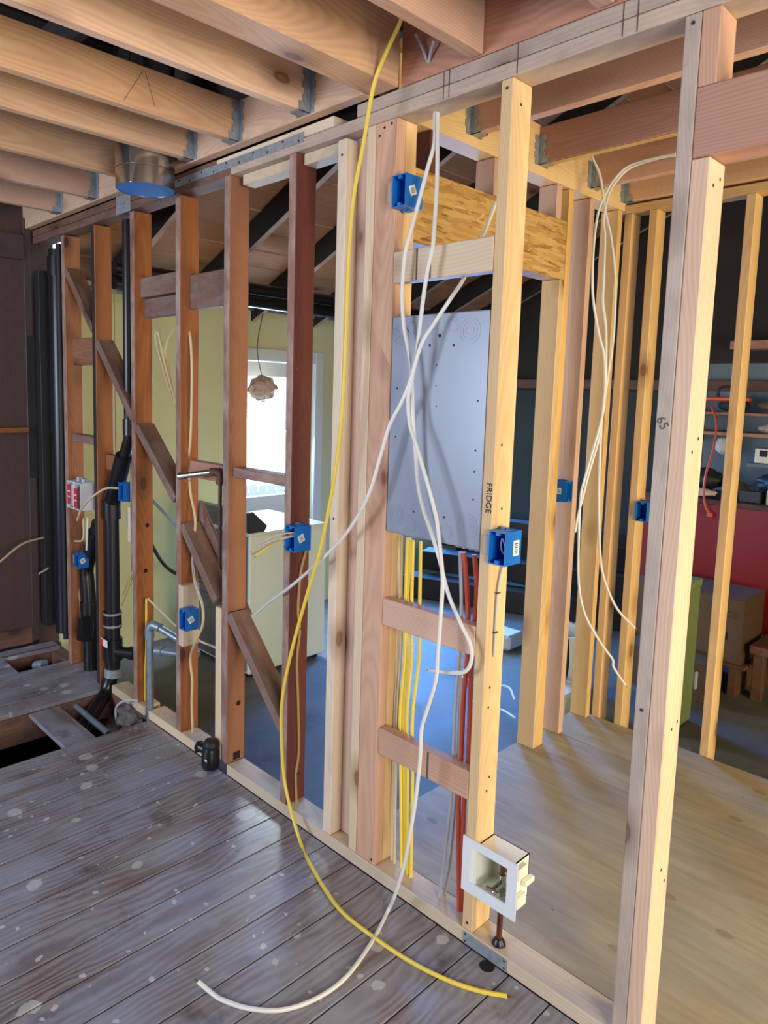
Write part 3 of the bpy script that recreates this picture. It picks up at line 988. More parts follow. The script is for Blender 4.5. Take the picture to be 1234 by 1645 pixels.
for xx, zz, wh in ((-4.02, 2.255, 'nearest the yellow wall'), (-3.86, 2.285, 'uppermost of three'), (-3.86, 2.20, 'lowest of three')):
    tag(tube('drain_line', [(xx, 0.2, zz), (xx, 4.1, zz - 0.02)], 0.036, 'abs', None, 1, 14), 'black drain line hung under the garage rafters, ' + wh, 'pipe', 'drain lines under the garage rafters')
tag(tube('conduit', [(-4.47, 0.2, 2.24), (-4.47, 4.0, 2.225)], 0.014, 'galv_pipe', None, 1, 10), 'thin steel conduit along the top of the yellow wall', 'pipe')
HG = thing('pipe_hanger', (-3.9, 1.55, 2.3), 'perforated black strap holding the drain lines', 'strap')
for i in range(5):
    boxobj('link', -3.83, -3.815, 1.54, 1.565, 2.17 + i * 0.06, 2.215 + i * 0.06, 'abs', HG, 0.003)
# back wall of the garage
GB = setting('wall_garage_back', (-1, 4.25, 0), 'garage back wall, blue grey on the right')
boxobj('wall_panel', -2.12, 1.9, 4.20, 4.28, ZS, 1.93, 'bluegrey', GB, 0)
boxobj('wall_panel', -2.13, 1.9, 4.205, 4.28, 1.93, 4.3, 'attic', GB, 0)
boxobj('wall_panel', -4.6, -2.12, 4.20, 4.28, ZS, 1.7, 'garage_wall', GB, 0)
boxobj('wall_panel', -4.6, -2.13, 4.205, 4.28, 1.70, 4.3, 'attic', GB, 0)
lumber('wall_girt', GB, -4.5, 1.9, 4.12, 4.19, 1.72, 1.80, 'weathered', 'x')
lumber('wall_girt', GB, -1.9, 1.9, 3.95, 4.19, 2.02, 2.08, 'roof_board', 'x')

# ------------------------------------------------------------------ THINGS in the garage, left
WM = thing('washing_machine', (-3.82, 1.2, ZS), 'white washing machine with grey louvred back behind the studs', 'washing machine')
boxobj('body', -4.15, -3.50, 0.875, 1.50, ZS + 0.03, 0.745, 'appl_white', WM, 0.008)
boxobj('top_deck', -4.155, -3.495, 0.87, 1.51, 0.745, 0.765, 'appl_white', WM, 0.006)
boxobj('back_panel', -4.13, -3.52, 0.865, 0.874, ZS + 0.05, 0.74, 'appl_gray', WM, 0.002)
for i in range(7):
    boxobj('louvre', -4.05, -3.62, 0.855, 0.866, 0.28 + i * 0.055, 0.30 + i * 0.055, 'appl_gray', WM, 0.003)


def con(bm):
    pr = [(0.872, 0.766), (0.872, 0.885), (0.90, 0.892), (1.005, 0.80), (0.985, 0.766)]
    a = [bm.verts.new((-4.14, y, z)) for y, z in pr]
    b = [bm.verts.new((-3.525, y, z)) for y, z in pr]
    for i in range(5):
        bm.faces.new((a[i], a[(i + 1) % 5], b[(i + 1) % 5], b[i]))
    bm.faces.new(a)
    bm.faces.new(b)


bmobj('console', con, 'appl_gray', WM)


def concap(bm):
    pr = [(0.87, 0.766), (0.87, 0.888), (0.90, 0.896), (1.01, 0.80), (0.99, 0.766)]
    a = [bm.verts.new((-3.524, y, z)) for y, z in pr]
    b = [bm.verts.new((-3.505, y, z)) for y, z in pr]
    for i in range(5):
        bm.faces.new((a[i], a[(i + 1) % 5], b[(i + 1) % 5], b[i]))
    bm.faces.new(a)
    bm.faces.new(b)


bmobj('console_end_cap', concap, 'junk_dark', WM, label='dark plastic end cap')
for xx, yy in ((-4.1, 0.92), (-3.55, 0.92), (-4.1, 1.45), (-3.55, 1.45)):
    cyl('foot', (xx, yy, ZS), (xx, yy, ZS + 0.035), 0.022, 'abs', WM, 12)
tag(tube('washer_hose', [(-3.9, 0.845, 0.55), (-4.05, 0.80, 0.40), (-4.3, 0.76, 0.42), (-4.45, 0.7, 0.62), (-4.49, 0.68, 0.8)], 0.013, 'c_black'), 'dark hose sagging from the washing machine to the yellow wall', 'hose')
tag(tube('washer_hose', [(-3.9, 0.845, 0.60), (-4.02, 0.80, 0.62), (-4.25, 0.74, 0.78), (-4.49, 0.64, 0.98)], 0.011, 'galv_pipe'), 'grey hose rising from the washing machine to the yellow wall', 'hose')


def crumple(bm, c, rx, ry, rz_, seed, amp=0.25, sub=3):
    rr = random.Random(seed)
    t = bmesh.ops.create_icosphere(bm, subdivisions=sub, radius=1.0)
    for v in t['verts']:
        k = 1 + rr.uniform(-amp, amp * 0.4)
        v.co = Vector((c[0] + v.co.x * rx * k, c[1] + v.co.y * ry * k, c[2] + v.co.z * rz_ * k))


PB = thing('paper_bundle', (-4.35, 1.585, 1.55), 'crumpled kraft paper bundle hanging in front of the glazed door', 'paper bundle')
bmobj('paper', lambda bm: crumple(bm, (-4.35, 1.585, 1.645), 0.09, 0.115, 0.10, 3, 0.22), 'paper', PB)
tube('cord', [(-4.35, 1.58, 1.72), (-4.36, 1.54, 1.95), (-4.36, 1.60, 2.25)], 0.003, 'c_black', PB)

# dark timbers stacked on the slab behind the panel bay
for i, (xa, ya, xb, yb, z, w, h) in enumerate(((-4.2, 3.10, -2.3, 3.75, -0.06, 0.20, 0.18), (-4.2, 3.35, -2.5, 3.95, 0.13, 0.20, 0.17), (-4.2, 3.62, -2.5, 4.1, 0.33, 0.18, 0.19), (-4.2, 3.3, -2.4, 3.85, 0.52, 0.16, 0.12))):
    o = beam('timber', None, (xa, ya, z), (xb, yb, z), w, h, 'black_rafter', bev=0.004)
    tag(o, ('dark timber at the bottom front of the stack on the slab', 'second dark timber lying in the stack on the slab', 'rearmost dark timber in the stack on the slab', 'top dark timber of the stack on the slab')[i], 'timber', 'dark timbers stacked in the garage')

# ------------------------------------------------------------------ THINGS in the garage, right
GC = thing('metal_cabinet', (-1.48, 2.32, ZS), 'pale green metal cabinet behind the doorway studs', 'cabinet')
boxobj('body', -1.53, -1.43, 2.2, 2.44, ZS + 0.01, 0.62, 'green_metal', GC, 0.004)
boxobj('lid', -1.535, -1.425, 2.195, 2.445, 0.622, 0.665, 'green_metal', GC, 0.004)
boxobj('door_leaf', -1.524, -1.436, 2.44, 2.452, 0.25, 0.60, 'green_metal', GC, 0.003)
boxobj('door_leaf', -1.524, -1.436, 2.44, 2.452, ZS + 0.05, 0.23, 'green_metal', GC, 0.003)
boxobj('latch', -1.432, -1.418, 2.455, 2.475, 0.02, 0.12, 'white_paint', GC, 0.003)
RP = thing('workbench', (-1.0, 3.75, ZS), 'red painted workbench front below the cluttered shelf', 'workbench')
boxobj('red_panel', -2.3, 1.6, 3.55, 3.58, 0.10, 0.93, 'red_paint', RP, 0.003)
boxobj('bench_top', -2.32, 1.62, 3.53, 4.15, 0.931, 0.965, 'dark_board', RP, 0.003)
for xx in (-2.25, -0.4, 1.5):
    boxobj('leg', xx, xx + 0.09, 3.60, 3.69, ZS, 0.93, 'dark_board', RP, 0.003)


def carton(name, x0, x1, y0, y1, z0, z1, label, txt=None):
    c = thing(name, ((x0 + x1) / 2, (y0 + y1) / 2, z0), label, 'box')
    boxobj('body', x0, x1, y0, y1, z0, z1 - 0.004, 'card', c, 0.004)
    xm = (x0 + x1) / 2
    boxobj('flap', x0, xm - 0.002, y0, y1, z1 - 0.0035, z1, 'card', c, 0.001)
    boxobj('flap', xm + 0.002, x1, y0, y1, z1 - 0.0035, z1, 'card', c, 0.001)
    boxobj('hand_hole', x1 - 0.16, x1 - 0.08, y0 - 0.001, y0 + 0.002, z0 + (z1 - z0) * 0.35, z0 + (z1 - z0) * 0.47, 'knot_dark', c, 0)
    if txt:
        writing('print', txt, 0.062, Matrix.Translation((x1 - 0.085, y0 - 0.0006, z0 + (z1 - z0) * 0.74)) @ FACING, 'card_dark', c)
    return c


carton('cardboard_box', -2.05, -1.36, 2.98, 3.36, ZS + 0.2, 0.45, 'larger cardboard box resting on a pallet before the red bench', 'ACE')
carton('cardboard_box', -1.98, -1.45, 2.72, 2.95, ZS, 0.08, 'low flat cardboard box on the slab beside the green cabinet')
PT = thing('pallet', (-1.7, 3.2, ZS), 'low timber pallet under the cardboard box', 'pallet')
for yy in (2.98, 3.14, 3.30):
    boxobj('slat', -2.1, -1.33, yy, yy + 0.09, 0.015, 0.038, 'weathered', PT, 0.002)
for xx in (-2.08, -1.75, -1.42):
    boxobj('runner', xx, xx + 0.05, 2.98, 3.39, ZS, 0.014, 'weathered', PT, 0.002)
BN = thing('bench', (-1.1, 3.2, ZS), 'low rough bench right of the cardboard box', 'bench')
boxobj('seat', -1.32, -0.6, 3.0, 3.35, 0.13, 0.18, 'weathered', BN, 0.003)
for xx in (-1.30, -0.70):
    for yy in (3.02, 3.28):
        boxobj('leg', xx, xx + 0.06, yy, yy + 0.06, ZS, 0.13, 'weathered', BN, 0.003)
# shelves and what lies on them
SH = thing('shelf', (-1.2, 4.0, 1.42), 'long board shelf on the blue grey wall', 'shelf')
boxobj('board', -2.3, 1.6, 3.80, 4.19, 1.40, 1.425, 'roof_board', SH, 0.002)
for xx in (-2.2, -1.2, -0.2):
    boxobj('bracket', xx, xx + 0.03, 3.85, 4.19, 1.34, 1.40, 'junk_dark', SH, 0.002)
SH2 = thing('shelf', (-1.2, 4.0, 1.58), 'upper board shelf above the white carton', 'shelf')
boxobj('board', -2.3, 1.6, 3.86, 4.19, 1.545, 1.565, 'roof_board', SH2, 0.002)
for xx in (-2.25, -1.25, -0.25):
    boxobj('bracket', xx, xx + 0.03, 3.9, 4.19, 1.49, 1.545, 'junk_dark', SH2, 0.002)
CH = thing('hedge_trimmer', (-1.85, 3.95, 1.57), 'orange and black power tool lying on the upper shelf', 'power tool')
boxobj('bar', -2.15, -1.72, 3.90, 3.96, 1.645, 1.675, 'orange_pl', CH, 0.008)
bmobj('motor', lambda bm: crumple(bm, (-1.84, 3.96, 1.615), 0.11, 0.07, 0.05, 5, 0.06), 'junk_dark', CH, 40)
tube('handle', [(-1.95, 3.95, 1.65), (-1.95, 3.95, 1.73), (-1.88, 3.95, 1.75), (-1.82, 3.95, 1.67)], 0.012, 'junk_dark', CH)


def heap(name, c, rx, ry, rz_, seed, m, label, cat):
    o = thing(name, (c[0], c[1], c[2] - rz_), label, cat)
    bmobj('folds', lambda bm: crumple(bm, c, rx, ry, rz_, seed, 0.14), m, o, 50)
    rr = random.Random(seed)
    bmobj('top_fold', lambda bm: crumple(bm, (c[0] + rr.uniform(-0.3, 0.3) * rx, c[1], c[2] + rz_ * 0.55), rx * 0.55, ry * 0.7, rz_ * 0.55, seed + 9, 0.16), m, o, 50)
    return o


heap('canvas_bag', (-1.50, 3.98, 1.62), 0.20, 0.10, 0.055, 11, 'junk_brown', 'brown canvas bag slumped on the upper shelf', 'bag')
heap('rag', (-1.56, 3.92, 1.46), 0.10, 0.08, 0.035, 12, 'paper', 'crumpled beige rag on the lower shelf', 'rag')
heap('rag', (-1.30, 3.92, 1.46), 0.09, 0.08, 0.035, 13, 'cloth_white', 'crumpled pale cloth at the right end of the lower shelf', 'rag')
heap('plastic_bag', (-1.86, 3.90, 1.32), 0.07, 0.06, 0.06, 14, 'cloth_white', 'pale plastic bag hanging under the upper shelf', 'bag')
SG = thing('carton', (-1.5, 3.85, 1.25), 'long white carton with black print under the shelf', 'box')
boxobj('body', -1.62, -0.9, 3.78, 3.95, 1.225, 1.325, 'label_white', SG, 0.003)
for xx, zz, w, h in ((-1.59, 1.27, 0.05, 0.045), (-1.53, 1.288, 0.05, 0.014), (-1.53, 1.265, 0.04, 0.014)):
    boxobj('print', xx, xx + w, 3.7785, 3.7805, zz, zz + h, 'ink', SG, 0)
boxobj('lower_shelf_board', -1.66, -0.8, 3.76, 4.19, 1.195, 1.222, 'bluegrey', SG, 0.002)
heap('tarp', (-1.35, 3.80, 1.09), 0.26, 0.14, 0.10, 15, 'junk_dark', 'dark bundled tarp on the red workbench', 'tarp')
heap('tarp', (-1.73, 3.80, 1.03), 0.09, 0.08, 0.06, 16, 'junk_olive', 'olive canvas bundle on the red workbench', 'tarp')
heap('tarp', (-1.97, 3.86, 1.07), 0.15, 0.11, 0.08, 17, 'junk_dark', 'dark bundle at the left end of the red workbench', 'tarp')
heap('towel', (-1.92, 3.62, 1.0), 0.14, 0.06, 0.03, 18, 'cloth_white', 'folded pale towel on the red workbench', 'towel')
JR = thing('jar', (-1.44, 3.62, 0.966), 'small clear jar with grey lid on the red workbench', 'jar')
bmobj('glass', lambda bm: add_lathe(bm, [(0, 0.966), (0.035, 0.966), (0.037, 0.98), (0.037, 1.05), (0.03, 1.065), (0.03, 1.075), (0, 1.075)], 18, Matrix.Translation((-1.44, 3.62, 0))), 'cream_pl', JR, 40)
bmobj('lid', lambda bm: add_lathe(bm, [(0, 1.072), (0.034, 1.072), (0.034, 1.092), (0, 1.092)], 18, Matrix.Translation((-1.44, 3.62, 0))), 'galv', JR, 40)
BX = thing('tool_case', (-1.55, 3.62, 0.966), 'black tool case on the red workbench', 'case')
boxobj('case', -1.64, -1.50, 3.58, 3.68, 0.966, 1.05, 'abs', BX, 0.006)
tube('handle', [(-1.60, 3.63, 1.048), (-1.60, 3.63, 1.075), (-1.54, 3.63, 1.075), (-1.54, 3.63, 1.048)], 0.006, 'abs', BX)

# floor clutter seen between the side wall studs
BK = thing('bucket', (-2.15, 2.35, ZS), 'pale bucket with black hose standing behind the side wall', 'bucket')
bmobj('shell', lambda bm: add_lathe(bm, [(0, ZS), (0.12, ZS), (0.15, 0.18), (0.158, 0.18), (0.158, 0.20), (0.145, 0.20), (0.118, ZS + 0.02), (0, ZS + 0.02)], 28, Matrix.Translation((-2.15, 2.35, 0))), 'cream_pl', BK, 40)
tube('bail', [(-2.15 + 0.155 * math.cos(a), 2.35 - 0.02 - 0.06 * math.sin(a), 0.18 + 0.10 * math.sin(a)) for a in [math.pi * k / 8 for k in range(9)]], 0.004, 'galv', BK, 2)
tag(tube('hose', [(-2.25, 2.2, 0.55), (-2.12, 2.12, 0.42), (-2.03, 2.08, 0.22), (-2.02, 2.07, 0.02), (-2.10, 2.1, -0.12), (-2.3, 2.15, -0.14)], 0.018, 'c_black'), 'thick black hose curling down beside the bucket', 'hose')
PW = thing('power_saw', (-2.85, 2.65, ZS), 'grey and white power tool lying on the slab', 'power tool')
boxobj('housing', -3.0, -2.72, 2.55, 2.75, ZS, ZS + 0.11, 'label_white', PW, 0.02)
boxobj('blade_guard', -2.95, -2.80, 2.5, 2.549, ZS + 0.03, ZS + 0.15, 'junk_dark', PW, 0.01)
boxobj('vent_slot', -2.93, -2.83, 2.6, 2.63, ZS + 0.1095, ZS + 0.113, 'ink', PW, 0)
WB = thing('plastic_tray', (-1.93, 1.98, ZS), 'pale plastic tray on the slab at the foot of the corner post', 'tray')
boxobj('body', -2.14, -1.92, 1.9, 2.1, ZS, ZS + 0.12, 'cream_pl', WB, 0.02)
boxobj('lid', -2.15, -1.91, 1.89, 2.11, ZS + 0.121, ZS + 0.14, 'cream_pl', WB, 0.006)
tag(tube('loose_cable', [(-2.05, 1.6, 0.0), (-2.2, 1.75, -0.02), (-2.45, 1.85, -0.12), (-2.75, 1.95, -0.153)], 0.006, 'c_white'), 'pale loose cable lying on the slab beyond the side wall', 'cable')
tag(tube('loose_cable', [(-1.98, 1.5, -0.05), (-2.15, 1.62, -0.10), (-2.40, 1.68, -0.152)], 0.006, 'c_white'), 'shorter pale cable on the slab beyond the side wall', 'cable')

# ------------------------------------------------------------------ THINGS on the stud wall: electrical panel
EP = thing('electrical_panel', (-1.36, 0.0, 1.17), 'grey steel electrical panel box mounted between new studs', 'panel box')
boxobj('box', -1.5445, -1.1775, 0.004, 0.088, 1.196, 1.869, 'panel', EP, 0.003)


def ring(bm, x, z, r, w=0.0016, y=0.0036, seg=28):
    vs = []
    for rr in (r - w, r + w):
        for yy in (y + 0.0006, y - 0.0007):
            vs.append([bm.verts.new((x + rr * math.cos(2 * math.pi * k / seg), yy, z + rr * math.sin(2 * math.pi * k / seg))) for k in range(seg)])
    a, b, c, d = vs
    for k in range(seg):
        k2 = (k + 1) % seg
        bm.faces.new((a[k], a[k2], b[k2], b[k]))
        bm.faces.new((b[k], b[k2], d[k2], d[k]))
        bm.faces.new((d[k], d[k2], c[k2], c[k]))


for x, z, rs in ((-1.508, 1.815, (0.032, 0.022, 0.012)), (-1.462, 1.832, (0.018,)), (-1.305, 1.832, (0.018,)), (-1.245, 1.815, (0.036, 0.025, 0.014)),
                 (-1.505, 1.255, (0.033, 0.023, 0.012)), (-1.44, 1.232, (0.020,)), (-1.30, 1.232, (0.020,)), (-1.225, 1.26, (0.036, 0.025, 0.014))):
    bmobj('knockout', lambda bm: [ring(bm, x, z, r) for r in rs], 'panel', EP, 40)
for x, z, r in ((-1.353, 1.805, 0.0055), (-1.39, 1.778, 0.004), (-1.30, 1.776, 0.004), (-1.515, 1.65, 0.003), (-1.515, 1.57, 0.003), (-1.515, 1.50, 0.003), (-1.207, 1.62, 0.003),
                (-1.207, 1.48, 0.0032), (-1.207, 1.42, 0.0032), (-1.207, 1.34, 0.003), (-1.36, 1.72, 0.002), (-1.36, 1.66, 0.002), (-1.355, 1.60, 0.002), (-1.43, 1.275, 0.0035), (-1.31, 1.275, 0.0035)):
    cyl('screw_hole', (x, 0.0033, z), (x, 0.006, z), r, 'ink', EP, 10)
for x in (-1.515, -1.49, -1.46, -1.285, -1.262, -1.237, -1.215):
    cyl('cable_clamp', (x, 0.05, 1.184), (x, 0.05, 1.197), 0.011, 'galv', EP, 12)

# ------------------------------------------------------------------ THINGS: blue device boxes


def device_box(x, y, z, label, w=0.056, h=0.094, d=0.076, face='-y', sticker='square', mat='blue', tabs=True, mirror=1, wall=0.0032):
    """open plastic box; (x, y, z) is the lower corner of the opening next to the stud; opening faces the room"""
    o = thing('device_box', (x, y, z), label, 'electrical box', 'blue plastic device boxes nailed to the studs')
    s = mirror

    def shell(bm):
        def bx(a0, a1, b0, b1, c0, c1, bev=0.0):
            a0, a1 = sorted((s * a0, s * a1))
            if face == '-y':
                add_box(bm, x + a0, x + a1, y + b0, y + b1, z + c0, z + c1, bev)
            else:
                add_box(bm, x - b1, x - b0, y + a0, y + a1, z + c0, z + c1, bev)
        bx(0, wall, 0, d, 0, h)
        bx(w - wall, w, 0, d, 0, h)
        bx(wall, w - wall, 0, d, 0, wall)
        bx(wall, w - wall, 0, d, h - wall, h)
        bx(wall, w - wall, d - wall, d, wall, h - wall)
        for c in (wall, h - wall - 0.009):
            bx(w / 2 - 0.006, w / 2 + 0.006, 0.001, 0.03, c, c + 0.009)
        bx(w * 0.15, w * 0.45, d * 0.5, d * 0.8, -0.004, 0)
        bx(w * 0.15, w * 0.45, d * 0.5, d * 0.8, h, h + 0.004)
        bx(w * 0.6, w * 0.85, d * 0.35, d * 0.75, h, h + 0.003)
    bmobj('shell', shell, mat, o)
    if face == '-y':
        sx = x + s * (w + 0.0004)
        if sticker == 'square':
            m = Matrix.Translation((sx, y + d * 0.40, z + h * 0.52)) @ Matrix.Rotation(R(24), 4, 'X')
            bmobj('sticker', lambda bm: add_box(bm, -0.0004, 0.0004, -0.014, 0.014, -0.014, 0.014, 0, 0, m), 'label_white', o)
            bmobj('sticker_print', lambda bm: add_box(bm, -0.0002, 0.0007, -0.008, 0.008, -0.008, 0.008, 0, 0, m), 'c_gray', o)
        elif sticker == 'barcode':
            bmobj('sticker', lambda bm: add_box(bm, sx - 0.0004, sx + 0.0004, y + d * 0.50, y + d * 0.86, z + h * 0.26, z + h * 0.72), 'label_white', o)
            for q in range(6):
                zq = z + h * (0.33 + 0.055 * q)
                boxobj('barcode_bar', sx, sx + 0.0007, y + d * 0.58, y + d * 0.78, zq, zq + h * (0.018 + 0.012 * (q % 2)), 'ink', o, 0)
        if tabs:
            bmobj('bracket', lambda bm: add_box(bm, x - s * 0.022, x, y + 0.004, y + 0.0065, z + h * 0.2, z + h * 0.82), 'clear_tab', o)
            for zz in (z - 0.005, z + h + 0.004):
                cyl('nail', (x + s * 0.03, y + 0.045, zz), (x - s * 0.002, y + 0.05, zz), 0.0025, 'galv', o, 8)
    else:
        bmobj('sticker', lambda bm: add_box(bm, x - d * 0.62, x - d * 0.34, y - 0.0006, y + 0.0004, z + h * 0.35, z + h * 0.65), 'label_white', o)
        bmobj('sticker_print', lambda bm: add_box(bm, x - d * 0.58, x - d * 0.38, y - 0.0009, y + 0.0002, z + h * 0.40, z + h * 0.60), 'c_gray', o)
    return o


device_box(-1.5445, -0.016, 2.190, 'blue box high on the pink stud beside the strand board header')
pb = device_box(-1.1365, -0.012, 1.172, 'blue box on the stud right of the grey panel, barcode sticker on its side', sticker='barcode')
tube('wire_end', [(-1.105, 0.03, 1.19), (-1.11, 0.012, 1.215), (-1.104, 0.006, 1.245), (-1.097, 0.01, 1.225), (-1.099, 0.02, 1.20)], 0.0022, 'c_gray', pb)
device_box(-2.022, -0.026, 1.052, 'blue box with yellow cable ends on the dark red brown stud')
device_box(-2.766, -0.03, 0.560, 'blue box on the short pale block nailed to an old stud', d=0.066)
device_box(-3.361, 0.0, 1.055, 'blue box by the black diagonal vent pipe, wire looping out', mirror=-1, sticker=None, tabs=False, d=0.06)
device_box(-3.935, -0.02, 0.612, 'small blue box low on the far left stud under the white box', sticker='square', w=0.06, h=0.08, d=0.06)
device_box(-1.635, 1.280, 1.165, 'blue box on the side wall stud beside hanging white cables', face='+x')
device_box(-1.4735, 1.645, 1.066, 'blue box on the back wall stud half hidden by the doorway stud', sticker=None, mat='blue')
tag(boxobj('blue_tag', -4.476, -4.466, 0.03, 0.068, 1.01, 1.12, 'blue_dark', None, 0.001), 'narrow blue label on the black post at far left', 'label')
tag(boxobj('blue_tape', -3.529, -3.519, 0.10, 0.104, 0.88, 0.97, 'tape_blue', None, 0.0005), 'strip of blue tape beside the scabbed old stud', 'tape')

# white box with red labels
DB = thing('device_box', (-3.85, -0.02, 0.93), 'white double box with red printed labels at far left', 'electrical box')


def dshell(bm):
    x0, x1, z0, z1, y0, y1 = -3.955, -3.775, 0.955, 1.105, -0.045, 0.05
    t = 0.004
    for a in ((x0, x1, y0, y1, z0, z0 + t), (x0, x1, y0, y1, z1 - t, z1), (x0, x0 + t, y0, y1, z0 + t, z1 - t), (x1 - t, x1, y0, y1, z0 + t, z1 - t), (x0, x1, y1 - t, y1, z0, z1), ((x0 + x1) / 2 - 0.006, (x0 + x1) / 2 + 0.006, y0, y1 - t, z0 + t, z1 - t)):
        add_box(bm, *a)


bmobj('shell', dshell, 'white_pl', DB)
boxobj('label_card', -3.945, -3.905, -0.047, -0.043, 0.975, 1.085, 'label_red', DB, 0)
boxobj('label_card', -3.857, -3.815, -0.047, -0.043, 0.965, 1.07, 'label_red', DB, 0)
boxobj('module', -3.90, -3.875, -0.044, 0.03, 0.97, 1.09, 'c_gray', DB, 0.002)
boxobj('module', -3.81, -3.785, -0.044, 0.03, 0.965, 1.08, 'dark_board', DB, 0.002)
for zz in (1.015, 1.045):
    boxobj('label_line', -3.94, -3.91, -0.0475, -0.0465, zz, zz + 0.006, 'label_white', DB, 0)
    boxobj('label_line', -3.852, -3.82, -0.0475, -0.0465, zz - 0.012, zz - 0.006, 'label_white', DB, 0)
for xx in (-3.90, -3.83):
    cyl('knob', (xx, 0.0, 1.105), (xx, 0.0, 1.125), 0.014, 'galv', DB, 12)

# ice maker outlet box
IB = thing('outlet_box', (-1.08, 0.0, 0.17), 'white recessed water outlet box low on the stud', 'outlet box')


def iface(bm):
    X0, X1, Z0, Z1 = -1.180, -0.992, 0.172, 0.342
    x0, x1, z0, z1 = -1.152, -1.024, 0.208, 0.316
    y0, y1 = -0.006, -0.001
    for a in ((X0, X1, y0, y1, Z0, z0), (X0, X1, y0, y1, z1, Z1), (X0, x0, y0, y1, z0, z1), (x1, X1, y0, y1, z0, z1)):
        add_box(bm, *a)


boxobj('liner', -1.154, -1.134, -0.0014, -0.0002, 0.2, 0.322, 'cream_pl', IB, 0)
bmobj('face_frame', iface, 'white_pl', IB)


def ibody(bm):
    x0, x1, z0, z1, y0, y1, t = -1.135, -1.012, 0.196, 0.326, 0.0, 0.088, 0.003
    for a in ((x0, x1, y0, y1, z0, z0 + t), (x0, x1, y0, y1, z1 - t, z1), (x0, x0 + t, y0, y1, z0, z1), (x1 - t, x1, y0, y1, z0, z1), (x0, x1, y1 - t, y1, z0, z1)):
        add_box(bm, *a)


bmobj('housing', ibody, 'cream_pl', IB)
for z0, z1, yy in ((0.283, 0.318, 0.02), (0.196, 0.230, 0.02), (0.246, 0.262, 0.06)):
    boxobj('mounting_ear', -1.0115, -0.995, yy - 0.012, yy + 0.035, z0, z1, 'cream_pl', IB, 0.002)
VL = bmobj('valve', lambda bm: (add_tube(bm, [(-1.062, 0.03, 0.20), (-1.062, 0.03, 0.262)], 0.011, 14), add_tube(bm, [(-1.062, 0.03, 0.232), (-1.062, -0.012, 0.232)], 0.010, 14), add_tube(bm, [(-1.062, 0.03, 0.214), (-1.062, 0.03, 0.228)], 0.016, 6)), 'chrome', IB, 40)
bmobj('valve_handle', lambda bm: (add_box(bm, -1.085, -1.039, -0.020, -0.012, 0.224, 0.240, 0.003), add_tube(bm, [(-1.062, -0.022, 0.232), (-1.062, -0.011, 0.232)], 0.006, 10)), 'chrome', VL)
cyl('supply_stub', (-1.062, 0.03, 0.262), (-1.062, 0.03, 0.312), 0.008, 'brass', VL, 14)
boxobj('hang_tag', -1.078, -1.046, 0.052, 0.053, 0.255, 0.316, 'label_red', IB, 0)
CP = thing('supply_pipe', (-1.062, 0.03, 0.044), 'copper supply pipe rising into the white outlet box', 'pipe')
cyl('pipe', (-1.062, 0.03, -0.02), (-1.062, 0.03, 0.197), 0.0085, 'copper', CP, 14)
bmobj('collar', lambda bm: add_lathe(bm, [(0.009, 0.0445), (0.021, 0.0445), (0.019, 0.052), (0.012, 0.062), (0.009, 0.062)], 14, Matrix.Translation((-1.062, 0.03, 0))), 'abs', CP, 40)
cyl('floor_hole', (-1.065, -0.02, 0.0002), (-1.065, -0.02, -0.004), 0.022, 'knot_dark', floor, 18)

# ------------------------------------------------------------------ THINGS: plumbing
DU = thing('vent_duct', (-2.795, -0.165, 2.40), 'shiny round metal vent duct with blue film over its mouth', 'duct')
cx, cy, rd = -2.795, -0.166, 0.117
bmobj('duct', lambda bm: add_lathe(bm, [(rd, 2.432), (rd, 2.50), (rd - 0.002, 2.503), (rd, 2.506), (rd, 3.10)], 40, Matrix.Translation((cx, cy, 0))), 'steel', DU, 30)
cyl('seam', (cx + rd * 0.55, cy - rd * 0.84, 2.433), (cx + rd * 0.55, cy - rd * 0.84, 3.05), 0.003, 'steel', DU, 8)
bmobj('mouth_film', lambda bm: add_lathe(bm, [(rd - 0.001, 2.440), (rd - 0.001, 2.434), (0, 2.434)], 40, Matrix.Translation((cx, cy, 0))), 'tape_blue', DU, 30)


def pipe_run(name, pts, r, label, mat='abs', rings=(), n=1, parts=None):
    o = thing(name, pts[-1], label, 'pipe')
    tube('pipe', pts, r, mat, o, n, 18)
    for a, b, rr in rings:
        cyl('coupling', a, b, rr, mat, o, 20)
    return o


p1 = pipe_run('drain_pipe', [(-3.605, 0.05, 1.02), (-3.605, 0.05, 0.20), (-3.61, 0.04, 0.06), (-3.60, 0.0, -0.03), (-3.53, -0.09, -0.07), (-3.42, -0.22, -0.12)], 0.038, 'black drain stack beside an old stud turning into the floor opening',
              rings=(((-3.605, 0.05, 0.42), (-3.605, 0.05, 0.33), 0.047), ((-3.605, 0.05, 0.27), (-3.605, 0.05, 0.15), 0.050)), n=4)
bmobj('band_clamp', lambda bm: [add_tube(bm, [(-3.605, 0.05, z), (-3.605, 0.05, z + 0.012)], 0.0485, 20) for z in (0.405, 0.338)], 'galv', p1, 40)
boxobj('sticker', -3.645, -3.565, -0.002, 0.0005, 0.235, 0.275, 'label_white', p1, 0)
boxobj('sticker', -3.645, -3.615, -0.003, -0.0018, 0.235, 0.272, 'label_red', p1, 0)
bmobj('rubber_coupling', lambda bm: add_tube(bm, [(-3.605, 0.05, 0.10), (-3.606, 0.046, 0.055)], 0.046, 20), 'galv', p1, 40)
bmobj('side_inlet', lambda bm: (add_tube(bm, [(-3.57, 0.06, 0.20), (-3.47, 0.10, 0.21)], 0.030, 18), add_tube(bm, [(-3.49, 0.093, 0.208), (-3.45, 0.108, 0.212)], 0.036, 18)), 'abs', p1, 40)
